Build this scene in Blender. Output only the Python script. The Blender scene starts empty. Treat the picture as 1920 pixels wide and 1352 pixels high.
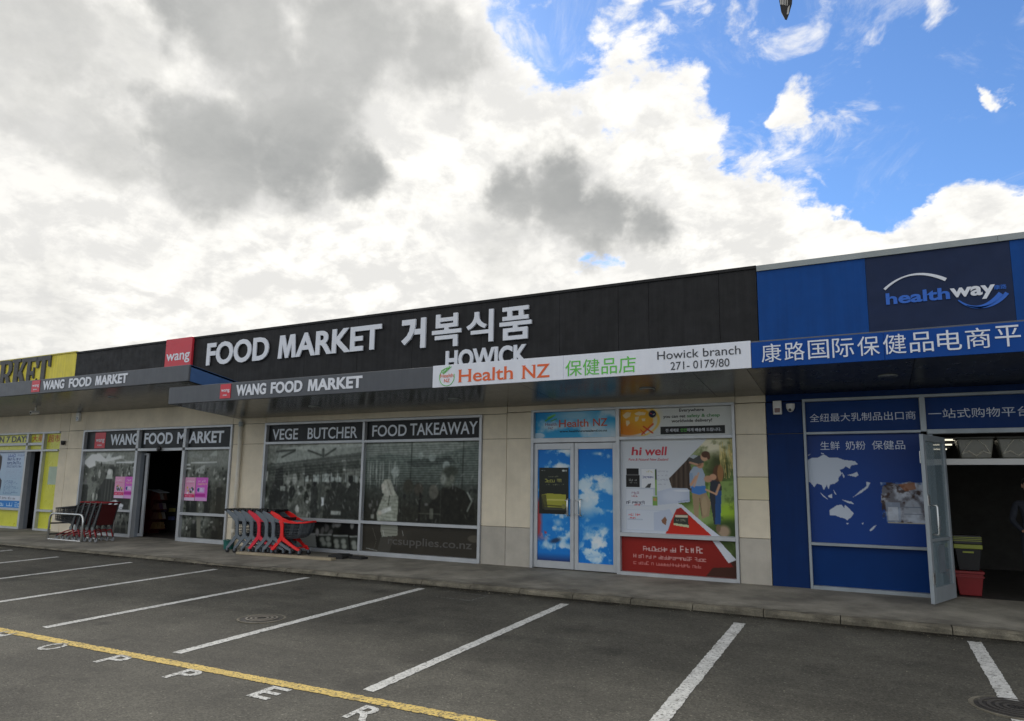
import bpy, bmesh, math, random
import numpy as np
from mathutils import Vector, Matrix
random.seed(7); rng = np.random.default_rng(7)
scn = bpy.context.scene
COL = scn.collection
R = math.radians

# ------------------------------------------------------------------ camera
cam_d = bpy.data.cameras.new('camera'); cam = bpy.data.objects.new('camera', cam_d); COL.objects.link(cam)
cam_d.sensor_width = 36; cam_d.lens = 24.07; cam_d.shift_y = 0.02302
cam_d.clip_start = 0.05; cam_d.clip_end = 4000
CX, CY, CZ = 4.988, -12.194, 1.571
yaw, pitch, roll = R(27.486), R(8.3465), R(0.797)
fw = Vector((-math.sin(yaw)*math.cos(pitch), math.cos(yaw)*math.cos(pitch), math.sin(pitch)))
rt = Vector((math.cos(yaw), math.sin(yaw), 0)); up = rt.cross(fw)
rt2 = rt*math.cos(roll) + up*math.sin(roll); up2 = up*math.cos(roll) - rt*math.sin(roll)
cam.matrix_world = Matrix(((rt2.x, up2.x, -fw.x, CX), (rt2.y, up2.y, -fw.y, CY), (rt2.z, up2.z, -fw.z, CZ), (0, 0, 0, 1)))
scn.camera = cam
scn.view_settings.view_transform = 'Standard'; scn.view_settings.look = 'None'
scn.view_settings.gamma = 1; scn.view_settings.use_curve_mapping = False
scn.view_settings.exposure = 0.84
scn.cycles.max_bounces = 8; scn.cycles.use_denoising = True

# ------------------------------------------------------------------ sun and sky
SUN_DIR = Vector((-0.62, 0.58, 0.53)).normalized()       # towards the sun: behind the shops, to the left
sun_d = bpy.data.lights.new('sun', 'SUN'); sun_d.energy = 1.5; sun_d.angle = R(16); sun_d.color = (1, .95, .87)
sun = bpy.data.objects.new('sun', sun_d); COL.objects.link(sun)
sun.rotation_euler = SUN_DIR.to_track_quat('Z', 'Y').to_euler(); sun.location = (0, 0, 60)

world = bpy.data.worlds.new('World'); scn.world = world; world.use_nodes = True
wt = world.node_tree; wt.nodes.clear()
def wn(t, **k):
    n = wt.nodes.new(t)
    for a, b in k.items(): setattr(n, a, b)
    return n
def wl(a, b): wt.links.new(a, b)
def wmath(op, a, b=None, c=None, clamp=False):
    n = wn('ShaderNodeMath', operation=op, use_clamp=clamp)
    for i, v in enumerate((a, b, c)):
        if v is None: continue
        if isinstance(v, (int, float)): n.inputs[i].default_value = v
        else: wl(v, n.inputs[i])
    return n.outputs[0]
def wsmooth(v, lo, hi, a=0., b=1.):
    n = wn('ShaderNodeMapRange', interpolation_type='SMOOTHSTEP')
    wl(v, n.inputs[0])
    for i, q in enumerate((lo, hi, a, b)): n.inputs[i+1].default_value = q
    return n.outputs[0]
def wmix(f, a, b):
    n = wn('ShaderNodeMix', data_type='RGBA')
    for s, v in ((n.inputs[0], f), (n.inputs[6], a), (n.inputs[7], b)):
        if isinstance(v, (int, float)): s.default_value = v
        elif isinstance(v, tuple): s.default_value = (*v, 1)
        else: wl(v, s)
    return n.outputs[2]
geo = wn('ShaderNodeTexCoord'); D = geo.outputs['Generated']
sep = wn('ShaderNodeSeparateXYZ'); wl(D, sep.inputs[0])
zz = wmath('ADD', wmath('MAXIMUM', sep.outputs[2], 0.0), 0.34)
comb = wn('ShaderNodeCombineXYZ')
wl(wmath('DIVIDE', sep.outputs[0], zz), comb.inputs[0]); wl(wmath('DIVIDE', sep.outputs[1], zz), comb.inputs[1])
def wnoise(vec, scale, detail, rough=.55, dist=0., off=(0, 0, 0)):
    m = wn('ShaderNodeMapping'); wl(vec, m.inputs[0]); m.inputs['Location'].default_value = off
    n = wn('ShaderNodeTexNoise'); wl(m.outputs[0], n.inputs['Vector'])
    n.inputs['Scale'].default_value = scale; n.inputs['Detail'].default_value = detail
    n.inputs['Roughness'].default_value = rough; n.inputs['Distortion'].default_value = dist
    return n.outputs[0]
def pdir(u, v):                                            # a direction of the sky, from where it stands in the view
    d = rt2*((u-960)/1283.7) - up2*((v-720.2)/1283.7) + fw
    return d.normalized()
warp = wnoise(D, 3.2, 5, .55, 0, (3, 1, 4))
warp2 = wnoise(D, 11., 5, .6, 0, (8, 2, 1))
def blob(u, v, r0, r1, w, wob=.09):
    c = pdir(u, v)
    n = wn('ShaderNodeVectorMath', operation='DOT_PRODUCT'); wl(D, n.inputs[0]); n.inputs[1].default_value = c
    ang = wmath('ARCCOSINE', wmath('MINIMUM', n.outputs['Value'], .99999))
    ang = wmath('ADD', ang, wmath('MULTIPLY', wmath('SUBTRACT', warp, .5), wob*4))
    ang = wmath('ADD', ang, wmath('MULTIPLY', wmath('SUBTRACT', warp2, .5), wob*2.2))
    return wsmooth(ang, R(r1), R(r0), 0., w)
def total(vs):
    t = vs[0]
    for v in vs[1:]: t = wmath('ADD', t, v)
    return t
P = comb.outputs[0]
def offset(vec, o):
    m = wn('ShaderNodeVectorMath', operation='ADD'); wl(vec, m.inputs[0]); m.inputs[1].default_value = o; return m.outputs[0]
def density(vec):
    a = wnoise(vec, 1.6, 8, .58, .3, (1.3, .4, 0)); b = wnoise(vec, 5.0, 9, .62, .45, (.7, 2.2, 0)); c = wnoise(vec, 15., 7, .62, .3, (2.7, 1.2, 0))
    return wmath('ADD', wmath('ADD', wmath('MULTIPLY', wmath('SUBTRACT', a, .5), 1.5), wmath('MULTIPLY', wmath('SUBTRACT', b, .5), 1.5)), wmath('MULTIPLY', wmath('SUBTRACT', c, .5), .95))
d0 = density(P); d1 = density(offset(P, (-.045, .055, 0)))
bias = total([blob(1650, 50, 7, 15, -.54, .05), blob(1340, 0, 3, 9, -.42, .05), blob(1040, 20, 1, 6, -.40, .04), blob(1830, 150, 5, 12, -.46, .05), blob(2350, -50, 8, 26, -.45), blob(1590, 300, .6, 5.5, -.46, .06), blob(1720, 310, .5, 3.5, -.30, .06), blob(1430, 150, .6, 5, -.26, .06), blob(1880, 270, .5, 4, -.3, .06), blob(1000, 150, .5, 3, -.16), blob(1130, 505, .3, 2.6, -.45, .06), blob(1330, 505, .3, 2.6, -.30, .06), blob(1700, 440, .3, 3.4, -.34, .06), blob(1345, 225, .6, 7, -.36, .06), blob(1480, 330, .4, 4, -.28, .06), blob(1640, 380, .4, 3.5, -.26, .06), blob(1220, 230, .5, 4, -.2, .06), blob(1080, 130, .4, 3.4, -.2, .06),
              blob(300, 340, 15, 36, .80), blob(660, 130, 4, 12, .3, .05), blob(1170, 150, 1, 8, .02, .06), blob(1330, 300, 2, 8, .05), blob(1495, 170, .6, 3.2, .78, .05), blob(1900, 150, .5, 2.6, .66, .04), blob(1890, 182, .4, 2.2, .5, .03), blob(1810, 228, .5, 3.2, .52, .03), blob(1570, 390, 2, 8, .42), blob(1740, 400, 2, 7.5, .52), blob(1900, 365, 1, 6.5, .46), blob(1660, 270, .4, 3.4, .48, .05), blob(1480, 260, .4, 4, .3, .05), blob(1250, 380, 5, 14, .36)])
cov = wmath('ADD', wmath('ADD', d0, bias), .20)
puffs = wmath('MULTIPLY', wsmooth(wnoise(P, 7.5, 8, .6, .5, (4.4, 2.9, 0)), .53, .68), wsmooth(wnoise(P, 2.3, 4, .5, 0, (9.1, .6, 0)), .40, .58))
wisp = wmath('MULTIPLY', wsmooth(wnoise(offset(P, (3.3, 1.2, 0)), 3.4, 9, .68, 1.2), .50, .74), .42)
mask = wmath('MAXIMUM', wsmooth(cov, -.05, .24), wmath('MAXIMUM', wmath('MULTIPLY', puffs, .88), wisp))
def most(vs):
    t = vs[0]
    for v in vs[1:]: t = wmath('MAXIMUM', t, v)
    return t
dk = most([blob(220, 300, .5, 6., .68, .07), blob(400, 300, 2, 7.5, 1.0, .06), blob(560, 290, 2, 8.5, 1.0, .07), blob(650, 330, 1, 5., .9, .06), blob(470, 40, 2, 8.5, 1.0, .07), blob(660, 50, 3, 10., 1.0, .07), blob(800, 95, 1, 5.5, .9, .06), blob(530, 175, 1, 6, .9, .06),
           blob(50, 80, 1, 6., .62, .08), blob(240, 90, .5, 4., .5, .07), blob(150, 235, .5, 4.5, .6, .08), blob(170, 20, .5, 4, .4, .08),
           blob(960, 360, .8, 4., .95, .05), blob(1060, 350, 1.5, 5.2, 1., .05), blob(1120, 395, 1.5, 5., 1., .05), blob(1210, 425, .8, 3.8, .95, .05), blob(930, 440, .5, 5, .5, .08), blob(80, 600, 2, 9, .35, .1), blob(300, 560, 2, 9, .25, .1)])
soft = wnoise(P, 2.1, 8, .55, .2, (5.2, 1.1, 0))
lit = wsmooth(wmath('SUBTRACT', d0, d1), -.26, .24)            # flank turned towards the sun
grey = wsmooth(soft, .38, .64)
body = wmix(lit, (4.7, 4.65, 4.5), (6.3, 6.18, 5.85))
body = wmix(wmath('MULTIPLY', grey, .36), body, (4.6, 4.55, 4.42))
edge = wsmooth(cov, .02, .42)
body = wmix(wmath('MULTIPLY', wmath('SUBTRACT', 1.0, edge), .7), body, (6.3, 6.2, 6.0))
dkf = wsmooth(wmath('ADD', dk, wmath('MULTIPLY', d0, .50)), .10, 1.10)
body = wmix(dkf, body, wmix(wsmooth(soft, .35, .65), (2.15, 2.2, 2.18), (2.9, 2.92, 2.85)))
sky = wn('ShaderNodeTexSky', sky_type='NISHITA'); sky.sun_disc = False
sky.sun_elevation = math.asin(SUN_DIR.z); sky.sun_rotation = math.atan2(SUN_DIR.x, SUN_DIR.y)
sky.air_density = 1.0; sky.dust_density = .3; sky.ozone_density = 2.5
tint = wn('ShaderNodeMix', data_type='RGBA', blend_type='MULTIPLY'); tint.inputs[0].default_value = 1
wl(sky.outputs[0], tint.inputs[6]); tint.inputs[7].default_value = (.58, .76, .98, 1)
out = wmix(mask, tint.outputs[2], body)
bg = wn('ShaderNodeBackground'); wl(out, bg.inputs[0]); bg.inputs[1].default_value = 0.1
wo = wn('ShaderNodeOutputWorld'); wl(bg.outputs[0], wo.inputs[0])

# ------------------------------------------------------------------ materials
def srgb(*c): return tuple(((v/255)/12.92 if v/255 <= .04045 else ((v/255+.055)/1.055)**2.4) for v in c)
MATS = {}
def mat(name, base, rough=.6, metal=0., var=.12, vscale=3., bump=0., bscale=60., spec=.5, coat=0., stain=0., streak=0., trans=0., fine=0., fscale=120., alpha=1.):
    if name in MATS: return MATS[name]
    m = bpy.data.materials.new(name); m.use_nodes = True; MATS[name] = m
    t = m.node_tree; p = t.nodes['Principled BSDF']
    tc = t.nodes.new('ShaderNodeTexCoord'); O = tc.outputs['Object']
    def noise(scale, det=5, sc=(1, 1, 1), rg=.6):
        mp = t.nodes.new('ShaderNodeMapping'); t.links.new(O, mp.inputs[0]); mp.inputs['Scale'].default_value = sc
        n = t.nodes.new('ShaderNodeTexNoise'); n.inputs['Scale'].default_value = scale; n.inputs['Detail'].default_value = det; n.inputs['Roughness'].default_value = rg
        t.links.new(mp.outputs[0], n.inputs['Vector']); return n.outputs[0]
    def rng_(v, a, b, lo, hi):
        n = t.nodes.new('ShaderNodeMapRange'); t.links.new(v, n.inputs[0])
        for i, q in enumerate((a, b, lo, hi)): n.inputs[i+1].default_value = q
        return n.outputs[0]
    def mul(col, f):
        n = t.nodes.new('ShaderNodeVectorMath'); n.operation = 'SCALE'
        if isinstance(col, tuple): n.inputs[0].default_value = col
        else: t.links.new(col, n.inputs[0])
        t.links.new(f, n.inputs['Scale']); return n.outputs[0]
    col = tuple(base)
    if var: col = mul(col, rng_(noise(vscale), .3, .7, 1-var, 1+var))
    if stain: col = mul(col, rng_(noise(.9, 6, (1, 1, 1), .65), .38, .62, 1-stain, 1+stain*.4))
    if streak: col = mul(col, rng_(noise(2.2, 4, (6, 6, .35)), .35, .65, 1-streak, 1+streak*.5))
    if fine: col = mul(col, rng_(noise(fscale, 2), .35, .65, 1-fine, 1+fine))
    if isinstance(col, tuple): p.inputs['Base Color'].default_value = (*col, 1)
    else: t.links.new(col, p.inputs['Base Color'])
    p.inputs['Roughness'].default_value = rough; p.inputs['Metallic'].default_value = metal
    if rough > .15: t.links.new(rng_(noise(vscale*2.3), .3, .7, rough*.85, min(1, rough*1.15)), p.inputs['Roughness'])
    p.inputs['Specular IOR Level'].default_value = spec; p.inputs['Coat Weight'].default_value = coat
    p.inputs['Transmission Weight'].default_value = trans
    p.inputs['Alpha'].default_value = alpha
    if bump:
        b = t.nodes.new('ShaderNodeBump'); b.inputs['Strength'].default_value = bump; b.inputs['Distance'].default_value = .01
        t.links.new(noise(bscale, 6), b.inputs['Height']); t.links.new(b.outputs[0], p.inputs['Normal'])
    return m

PK = 1.5      # print ink: photographed tone to reflectance
M = lambda n, c, **k: mat(n, c, **k)
alu = M('aluminium', (.50, .52, .54), rough=.42, metal=.35, var=.08, spec=.5)
alu_dark = M('aluminium_jamb', (.30, .33, .37), rough=.4, metal=.3, var=.1)
beige = M('beige_render', (.77, .69, .54), rough=.85, var=.05, vscale=2., bump=.25, bscale=90, stain=.13, streak=.02)
beige2 = M('beige_render_plinth', (.50, .465, .40), rough=.85, var=.06, vscale=2., bump=.25, bscale=90, stain=.18, streak=.02)
beige3 = M('beige_touch_up', (.70, .63, .43), rough=.85, var=.05, bump=.2, bscale=90)
joint = M('joint_sealant', (.22, .20, .165), rough=.9)
blackp = M('black_cladding', (.014, .014, .015), rough=.6, spec=.3, var=.25, vscale=2., streak=.3, bump=.08, bscale=40)
yellowp = M('yellow_paint', (.78, .66, .06), rough=.55, var=.08, streak=.12)
bluep = M('blue_cladding', (.005, .064, .27), rough=.5, spec=.15, var=.07, streak=.08)
blued = M('dark_blue_panel', (.018, .031, .078), rough=.55, var=.1, spec=.15)
bluef = M('blue_sign_face', (.004, .062, .30), rough=.45, var=.05, spec=.15)
bluew = M('blue_pier_paint', (.003, .026, .12), rough=.5, spec=.15, var=.08, streak=.1, bump=.1)
greyf = M('grey_fascia', (.075, .082, .094), rough=.42, var=.07, streak=.08)
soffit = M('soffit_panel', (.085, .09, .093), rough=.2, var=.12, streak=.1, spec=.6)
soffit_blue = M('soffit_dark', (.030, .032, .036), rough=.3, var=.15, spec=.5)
white = M('white_letter', (.76, .79, .85), rough=.45, var=.04)
whitesign = M('white_sign_face', (.80, .83, .90), rough=.4, var=.03, streak=.03)
red = M('red_sign', (.62, .035, .055), rough=.4, var=.05)
redf = M('red_plastic', (.88, .018, .018), rough=.38, var=.06)
redpink = M('faded_red_plastic', (.72, .02, .05), rough=.42, var=.08)
orange = M('orange_vinyl', (.80, .13, .025), rough=.45, var=.04)
greenv = M('green_vinyl', (.12, .55, .06), rough=.45, var=.04)
darkv = M('charcoal_vinyl', (.035, .04, .05), rough=.45, var=.05)
letterdk = M('dark_grey_letter', (.075, .075, .075), rough=.6, var=.1)
bluel = M('blue_letter', (.008, .13, .60), rough=.4, var=.04)
film = M('black_window_film', (.014, .016, .018), rough=.35, var=.1, spec=.22)
bluefilm = M('blue_window_film', (.004, .036, .165), rough=.4, var=.06, spec=.12)
yfilm = M('yellow_window_film', (.68, .68, .06), rough=.3, var=.06, spec=.4, stain=.06)
greyv = M('grey_vinyl', (.045, .048, .05), rough=.4)
palev = M('pale_vinyl', (.74, .79, .87), rough=.4, var=.04)
greyplastic = M('grey_plastic', (.135, .16, .185), rough=.45, var=.08)
blackplastic = M('black_plastic', (.014, .014, .016), rough=.4, var=.1)
basketm = M('basket_plastic', (.062, .072, .082), rough=.45)
basketblk = M('black_basket', (.02, .022, .024), rough=.5)
maroon = M('maroon_plastic', (.085, .008, .009), rough=.5, var=.15)
steel = M('galvanised_tube', (.62, .63, .62), rough=.3, metal=.8, var=.1)
zinc = M('zinc_flashing', (.30, .33, .33), rough=.5, metal=.2, var=.08)
creamp = M('cream_pipe', (.74, .70, .60), rough=.45, var=.08, streak=.12)
glass = M('door_glass', (.24, .32, .36), rough=.08, var=.06, spec=.7, alpha=.55)
conc = M('concrete', (.255, .238, .195), rough=.9, var=.18, vscale=1.1, bump=.3, bscale=70, stain=.42, fine=.16, fscale=140)
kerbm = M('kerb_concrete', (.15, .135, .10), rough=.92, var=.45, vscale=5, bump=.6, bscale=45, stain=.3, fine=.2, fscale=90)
timber = M('weathered_timber', (.38, .32, .22), rough=.85, var=.2, bump=.4, bscale=30)
rubber = M('black_rubber', (.02, .02, .02), rough=.8, bump=.3)
iron = M('cast_iron', (.022, .02, .018), rough=.8, metal=.0, var=.2, bump=.2)
whitepl = M('white_plastic', (.72, .72, .70), rough=.4, var=.04)
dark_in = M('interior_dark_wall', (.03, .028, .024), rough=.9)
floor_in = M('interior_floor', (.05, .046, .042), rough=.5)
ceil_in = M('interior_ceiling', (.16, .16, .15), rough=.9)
teal = M('teal_plastic', (.01, .13, .11), rough=.45)
lime = M('lime_plastic', (.24, .27, .035), rough=.4)
skin = M('skin', (.45, .26, .18), rough=.55, var=.05)
cloth_dk = M('dark_cloth', (.018, .022, .032), rough=.9, bump=.2)
hair = M('black_hair', (.012, .01, .01), rough=.5, bump=.3)
lamp = M('lamp_lens', (.55, .56, .56), rough=.3)
dropc = M('lens_glass', (.01, .01, .012), rough=.08, spec=.8)
feather = M('dark_feather', (.022, .02, .019), rough=.7, var=.3)
featherw = M('pale_feather', (.55, .53, .49), rough=.7, var=.15)
beakm = M('yellow_beak', (.6, .42, .05), rough=.5)
counter_w = M('counter_white', (.55, .57, .60), rough=.5)

# print material: flat ink stored per vertex
pm = bpy.data.materials.new('printed_vinyl'); pm.use_nodes = True
_p = pm.node_tree.nodes['Principled BSDF']; _a = pm.node_tree.nodes.new('ShaderNodeVertexColor'); _a.layer_name = 'ink'
pm.node_tree.links.new(_a.outputs[0], _p.inputs['Base Color']); _p.inputs['Roughness'].default_value = .4; _p.inputs['Specular IOR Level'].default_value = .2

# asphalt: aggregate, patches, oil and tyre wear
asph = bpy.data.materials.new('asphalt'); asph.use_nodes = True
def build_asphalt(m, paint=None, wear=.5):
    t = m.node_tree; p = t.nodes['Principled BSDF']; L = t.links.new
    tc = t.nodes.new('ShaderNodeTexCoord'); O = tc.outputs['Object']
    def node(ty, **k):
        n = t.nodes.new(ty)
        for a, b in k.items(): n.inputs[a].default_value = b
        return n
    def noise(s, d=5, r=.6, sc=(1, 1, 1)):
        mp = node('ShaderNodeMapping'); mp.inputs['Scale'].default_value = sc; L(O, mp.inputs[0])
        n = node('ShaderNodeTexNoise', Scale=s, Detail=d, Roughness=r); L(mp.outputs[0], n.inputs['Vector']); return n.outputs[0]
    def mr(v, a, b, lo, hi):
        n = t.nodes.new('ShaderNodeMapRange'); L(v, n.inputs[0])
        for i, q in enumerate((a, b, lo, hi)): n.inputs[i+1].default_value = q
        return n.outputs[0]
    def ml(a, b):
        n = t.nodes.new('ShaderNodeMath'); n.operation = 'MULTIPLY'; L(a, n.inputs[0]); L(b, n.inputs[1]); return n.outputs[0]
    v = node('ShaderNodeTexVoronoi', Scale=75.); L(O, v.inputs['Vector'])
    sp = t.nodes.new('ShaderNodeSeparateColor'); L(v.outputs['Color'], sp.inputs[0])
    stone = mr(sp.outputs[0], 0, 1, .66, 1.36)
    bright = mr(sp.outputs[1], .955, .985, 1., 1.8)
    f = ml(ml(stone, bright), mr(noise(.55, 6, .62), .32, .68, .74, 1.25))
    f = ml(f, mr(noise(2.3, 6, .7), .35, .68, .86, 1.12))
    f = ml(f, mr(noise(1.2, 5, .6, (.35, 2.4, 1)), .38, .66, .90, 1.10))
    f = ml(f, mr(noise(230, 2), .35, .65, .80, 1.20))
    f = ml(f, mr(noise(1.7, 3, .5), .62, .72, 1., .70)); f = ml(f, mr(noise(.62, 4, .55), .58, .70, 1., .74)); f = ml(f, mr(noise(.35, 5, .6), .38, .62, .82, 1.14))
    c = t.nodes.new('ShaderNodeVectorMath'); c.operation = 'SCALE'; c.inputs[0].default_value = (.076, .072, .058); L(f, c.inputs['Scale'])
    col = c.outputs[0]
    if paint:
        w1 = mr(noise(38, 4, .7), .5-wear*.5, .56-wear*.3, 0., 1.)
        w2 = mr(noise(5, 4, .6), .30, .42, .45, 1.)
        mx = t.nodes.new('ShaderNodeMix'); mx.data_type = 'RGBA'; L(ml(w1, w2), mx.inputs[0]); L(col, mx.inputs[6])
        pc = t.nodes.new('ShaderNodeVectorMath'); pc.operation = 'SCALE'; pc.inputs[0].default_value = paint; L(mr(noise(9, 5), .3, .7, .8, 1.15), pc.inputs['Scale'])
        L(pc.outputs[0], mx.inputs[7]); col = mx.outputs[2]
    L(col, p.inputs['Base Color']); p.inputs['Roughness'].default_value = .88; p.inputs['Specular IOR Level'].default_value = .3
    b = node('ShaderNodeBump', Strength=.55 if not paint else .35, Distance=.008); L(v.outputs['Distance'], b.inputs['Height']); L(b.outputs[0], p.inputs['Normal'])
build_asphalt(asph)
paintw = bpy.data.materials.new('worn_white_paint'); paintw.use_nodes = True; build_asphalt(paintw, (.56, .56, .53), .30)
paintw2 = bpy.data.materials.new('very_worn_white_paint'); paintw2.use_nodes = True; build_asphalt(paintw2, (.55, .55, .52), .22)
painty = bpy.data.materials.new('worn_yellow_paint'); painty.use_nodes = True; build_asphalt(painty, (.62, .45, .13), .24)
ghost = bpy.data.materials.new('faded_paint'); ghost.use_nodes = True; build_asphalt(ghost, (.17, .17, .16), .06)

# ------------------------------------------------------------------ mesh helpers
class MB:
    def __init__(s): s.v = []; s.f = []
    def add(s, vs, fs):
        b = len(s.v); s.v += [tuple(q) for q in vs]; s.f += [tuple(b+i for i in f) for f in fs]; return s
    def box(s, x0, x1, y0, y1, z0, z1):
        return s.add([(x, y, z) for x in (x0, x1) for y in (y0, y1) for z in (z0, z1)],
                     [(0, 1, 3, 2), (4, 6, 7, 5), (0, 4, 5, 1), (2, 3, 7, 6), (0, 2, 6, 4), (1, 5, 7, 3)])
    def hexa(s, bot, top):          # four bottom, four top points, same winding
        return s.add(list(bot)+list(top), [(3, 2, 1, 0), (4, 5, 6, 7)]+[(i, (i+1) % 4, 4+(i+1) % 4, 4+i) for i in range(4)])
    def tube(s, pts, r, n=8, caps=True):
        pts = [Vector(p) for p in pts]; rs = r if isinstance(r, (list, tuple)) else [r]*len(pts)
        rings = []; prev = None
        for i, p in enumerate(pts):
            d = ((pts[min(i+1, len(pts)-1)]-p).normalized() + (p-pts[max(i-1, 0)]).normalized())
            if d.length < 1e-6: d = Vector((0, 0, 1))
            d.normalize()
            if prev is None:
                a = d.orthogonal().normalized()
            else:
                a = (prev - d*prev.dot(d)).normalized()
            prev = a; b = d.cross(a)
            rings.append([p + (a*math.cos(2*math.pi*k/n) + b*math.sin(2*math.pi*k/n))*rs[i] for k in range(n)])
        vs = [q for g in rings for q in g]
        fs = [(i*n+k, i*n+(k+1) % n, (i+1)*n+(k+1) % n, (i+1)*n+k) for i in range(len(pts)-1) for k in range(n)]
        if caps: fs += [tuple(range(n-1, -1, -1)), tuple((len(pts)-1)*n+k for k in range(n))]
        return s.add(vs, fs)
    def prism(s, poly, y0, y1):     # polygon in x,z extruded along y
        n = len(poly)
        return s.add([(x, y0, z) for x, z in poly]+[(x, y1, z) for x, z in poly],
                     [tuple(range(n)), tuple(range(2*n-1, n-1, -1))]+[(i, n+i, n+(i+1) % n, (i+1) % n) for i in range(n)])
    def lathe(s, prof, c, n=20, axis='z'):
        vs = []; fs = []
        for r_, h in prof:
            for k in range(n):
                a = 2*math.pi*k/n; q = (r_*math.cos(a), r_*math.sin(a), h)
                if axis == 'y': q = (q[0], q[2], q[1])
                vs.append((c[0]+q[0], c[1]+q[1], c[2]+q[2]))
        m = len(prof)
        for i in range(m-1):
            for k in range(n): fs.append((i*n+k, i*n+(k+1) % n, (i+1)*n+(k+1) % n, (i+1)*n+k))
        fs.append(tuple(range(n-1, -1, -1))); fs.append(tuple((m-1)*n+k for k in range(n)))
        return s.add(vs, fs)
    def ball(s, c, r, n=12, m=8):
        rx, ry, rz = r if isinstance(r, tuple) else (r, r, r)
        prof = [(max(.001, math.sin(math.pi*i/m)), -math.cos(math.pi*i/m)) for i in range(m+1)]
        b = MB().lathe(prof, (0, 0, 0), n)
        return s.add([(c[0]+x*rx, c[1]+y*ry, c[2]+z*rz) for x, y, z in b.v], b.f)

ROOT = {}
def link_mesh(name, me, m, parent=None, smooth=False):
    o = bpy.data.objects.new(name, me); COL.objects.link(o)
    if m is not None and not me.materials: me.materials.append(m)
    if parent is not None:
        o.parent = parent
        loc = ROOT.get(parent.name)
        if loc is not None:
            me.transform(Matrix.Translation(-loc)); ROOT[o.name] = loc
    if smooth:
        me.polygons.foreach_set('use_smooth', [True]*len(me.polygons))
    return o
def obj(name, mb, m, parent=None, smooth=False, bevel=0., seg=2):
    me = bpy.data.meshes.new(name); me.from_pydata(mb.v, [], mb.f); me.validate()
    bm = bmesh.new(); bm.from_mesh(me); bmesh.ops.recalc_face_normals(bm, faces=bm.faces); bm.to_mesh(me); bm.free()
    me.update()
    o = link_mesh(name, me, m, parent, smooth)
    if bevel:
        b = o.modifiers.new('edge', 'BEVEL'); b.width = bevel; b.segments = seg; b.limit_method = 'ANGLE'; b.angle_limit = R(40)
    return o
def tag(o, label=None, cat=None, group=None, kind=None):
    if label: o['label'] = label
    if cat: o['category'] = cat
    if group: o['group'] = group
    if kind: o['kind'] = kind
    return o
def thing(name, loc, label, cat, group=None):
    o = bpy.data.objects.new(name, None); COL.objects.link(o); o.empty_display_size = .2
    o.location = loc; ROOT[o.name] = Vector(loc); return tag(o, label, cat, group)
def copy_tree(o, parent=None):
    c = o.copy(); COL.objects.link(c); c.parent = parent
    for ch in list(o.children): copy_tree(ch, c)
    return c
def recess(x, y): return x + y*(x-CX)/(-CY)          # measured on the wall face, carried back to the depth of the pane

# lettering ----------------------------------------------------------------
_cache = {}
def glyphs(s, bold):
    k = (s, bold)
    if k not in _cache:
        c = bpy.data.curves.new('glyph', 'FONT'); c.body = s; c.offset = bold; c.resolution_u = 4
        o = bpy.data.objects.new('glyph', c)
        me = bpy.data.meshes.new_from_object(o)
        n = len(me.vertices); co = np.empty(n*3); me.vertices.foreach_get('co', co)
        _cache[k] = (co.reshape(-1, 3)[:, :2].copy(), [tuple(p.vertices) for p in me.polygons])
        bpy.data.objects.remove(o); bpy.data.meshes.remove(me); bpy.data.curves.remove(c)
    return _cache[k]
_capH = {}
def cap(bold):
    if bold not in _capH:
        v, _ = glyphs('H', bold); _capH[bold] = (v[:, 1].min(), v[:, 1].max())
    return _capH[bold]
def solid(name, xy, faces, y, depth, m, parent):
    """flat glyph faces in x,z given a real thickness from y (front) back to y+depth"""
    bm = bmesh.new(); vs = [bm.verts.new((a, y, b)) for a, b in xy]
    for f in faces:
        try: bm.faces.new([vs[i] for i in f])
        except ValueError: pass
    bmesh.ops.recalc_face_normals(bm, faces=bm.faces)
    if bm.faces and sum(f.normal.y*f.calc_area() for f in bm.faces) > 0: bmesh.ops.reverse_faces(bm, faces=bm.faces)
    if depth > 0:
        r = bmesh.ops.extrude_face_region(bm, geom=list(bm.faces))
        back = [e for e in r['geom'] if isinstance(e, bmesh.types.BMVert)]
        bmesh.ops.translate(bm, verts=back, vec=(0, depth, 0))
        bmesh.ops.recalc_face_normals(bm, faces=bm.faces)
    me = bpy.data.meshes.new(name); bm.to_mesh(me); bm.free()
    return link_mesh(name, me, m, parent)
def text(s, x0, x1, z0, h, y, m, parent, name='lettering', bold=0., depth=.004, cjk=False, slant=0., zr=None):
    v, f = glyphs(s, bold); v = v.copy()
    lo, hi = v[:, 0].min(), v[:, 0].max()
    b, t = (v[:, 1].min(), v[:, 1].max()) if cjk else cap(bold)
    X = x0 + (v[:, 0]-lo)/(hi-lo)*(x1-x0); Z = z0 + (v[:, 1]-b)/(t-b)*h
    X = X + slant*(Z-z0)
    return solid(name, list(zip(X, Z)), f, y, depth, m, parent)
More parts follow.
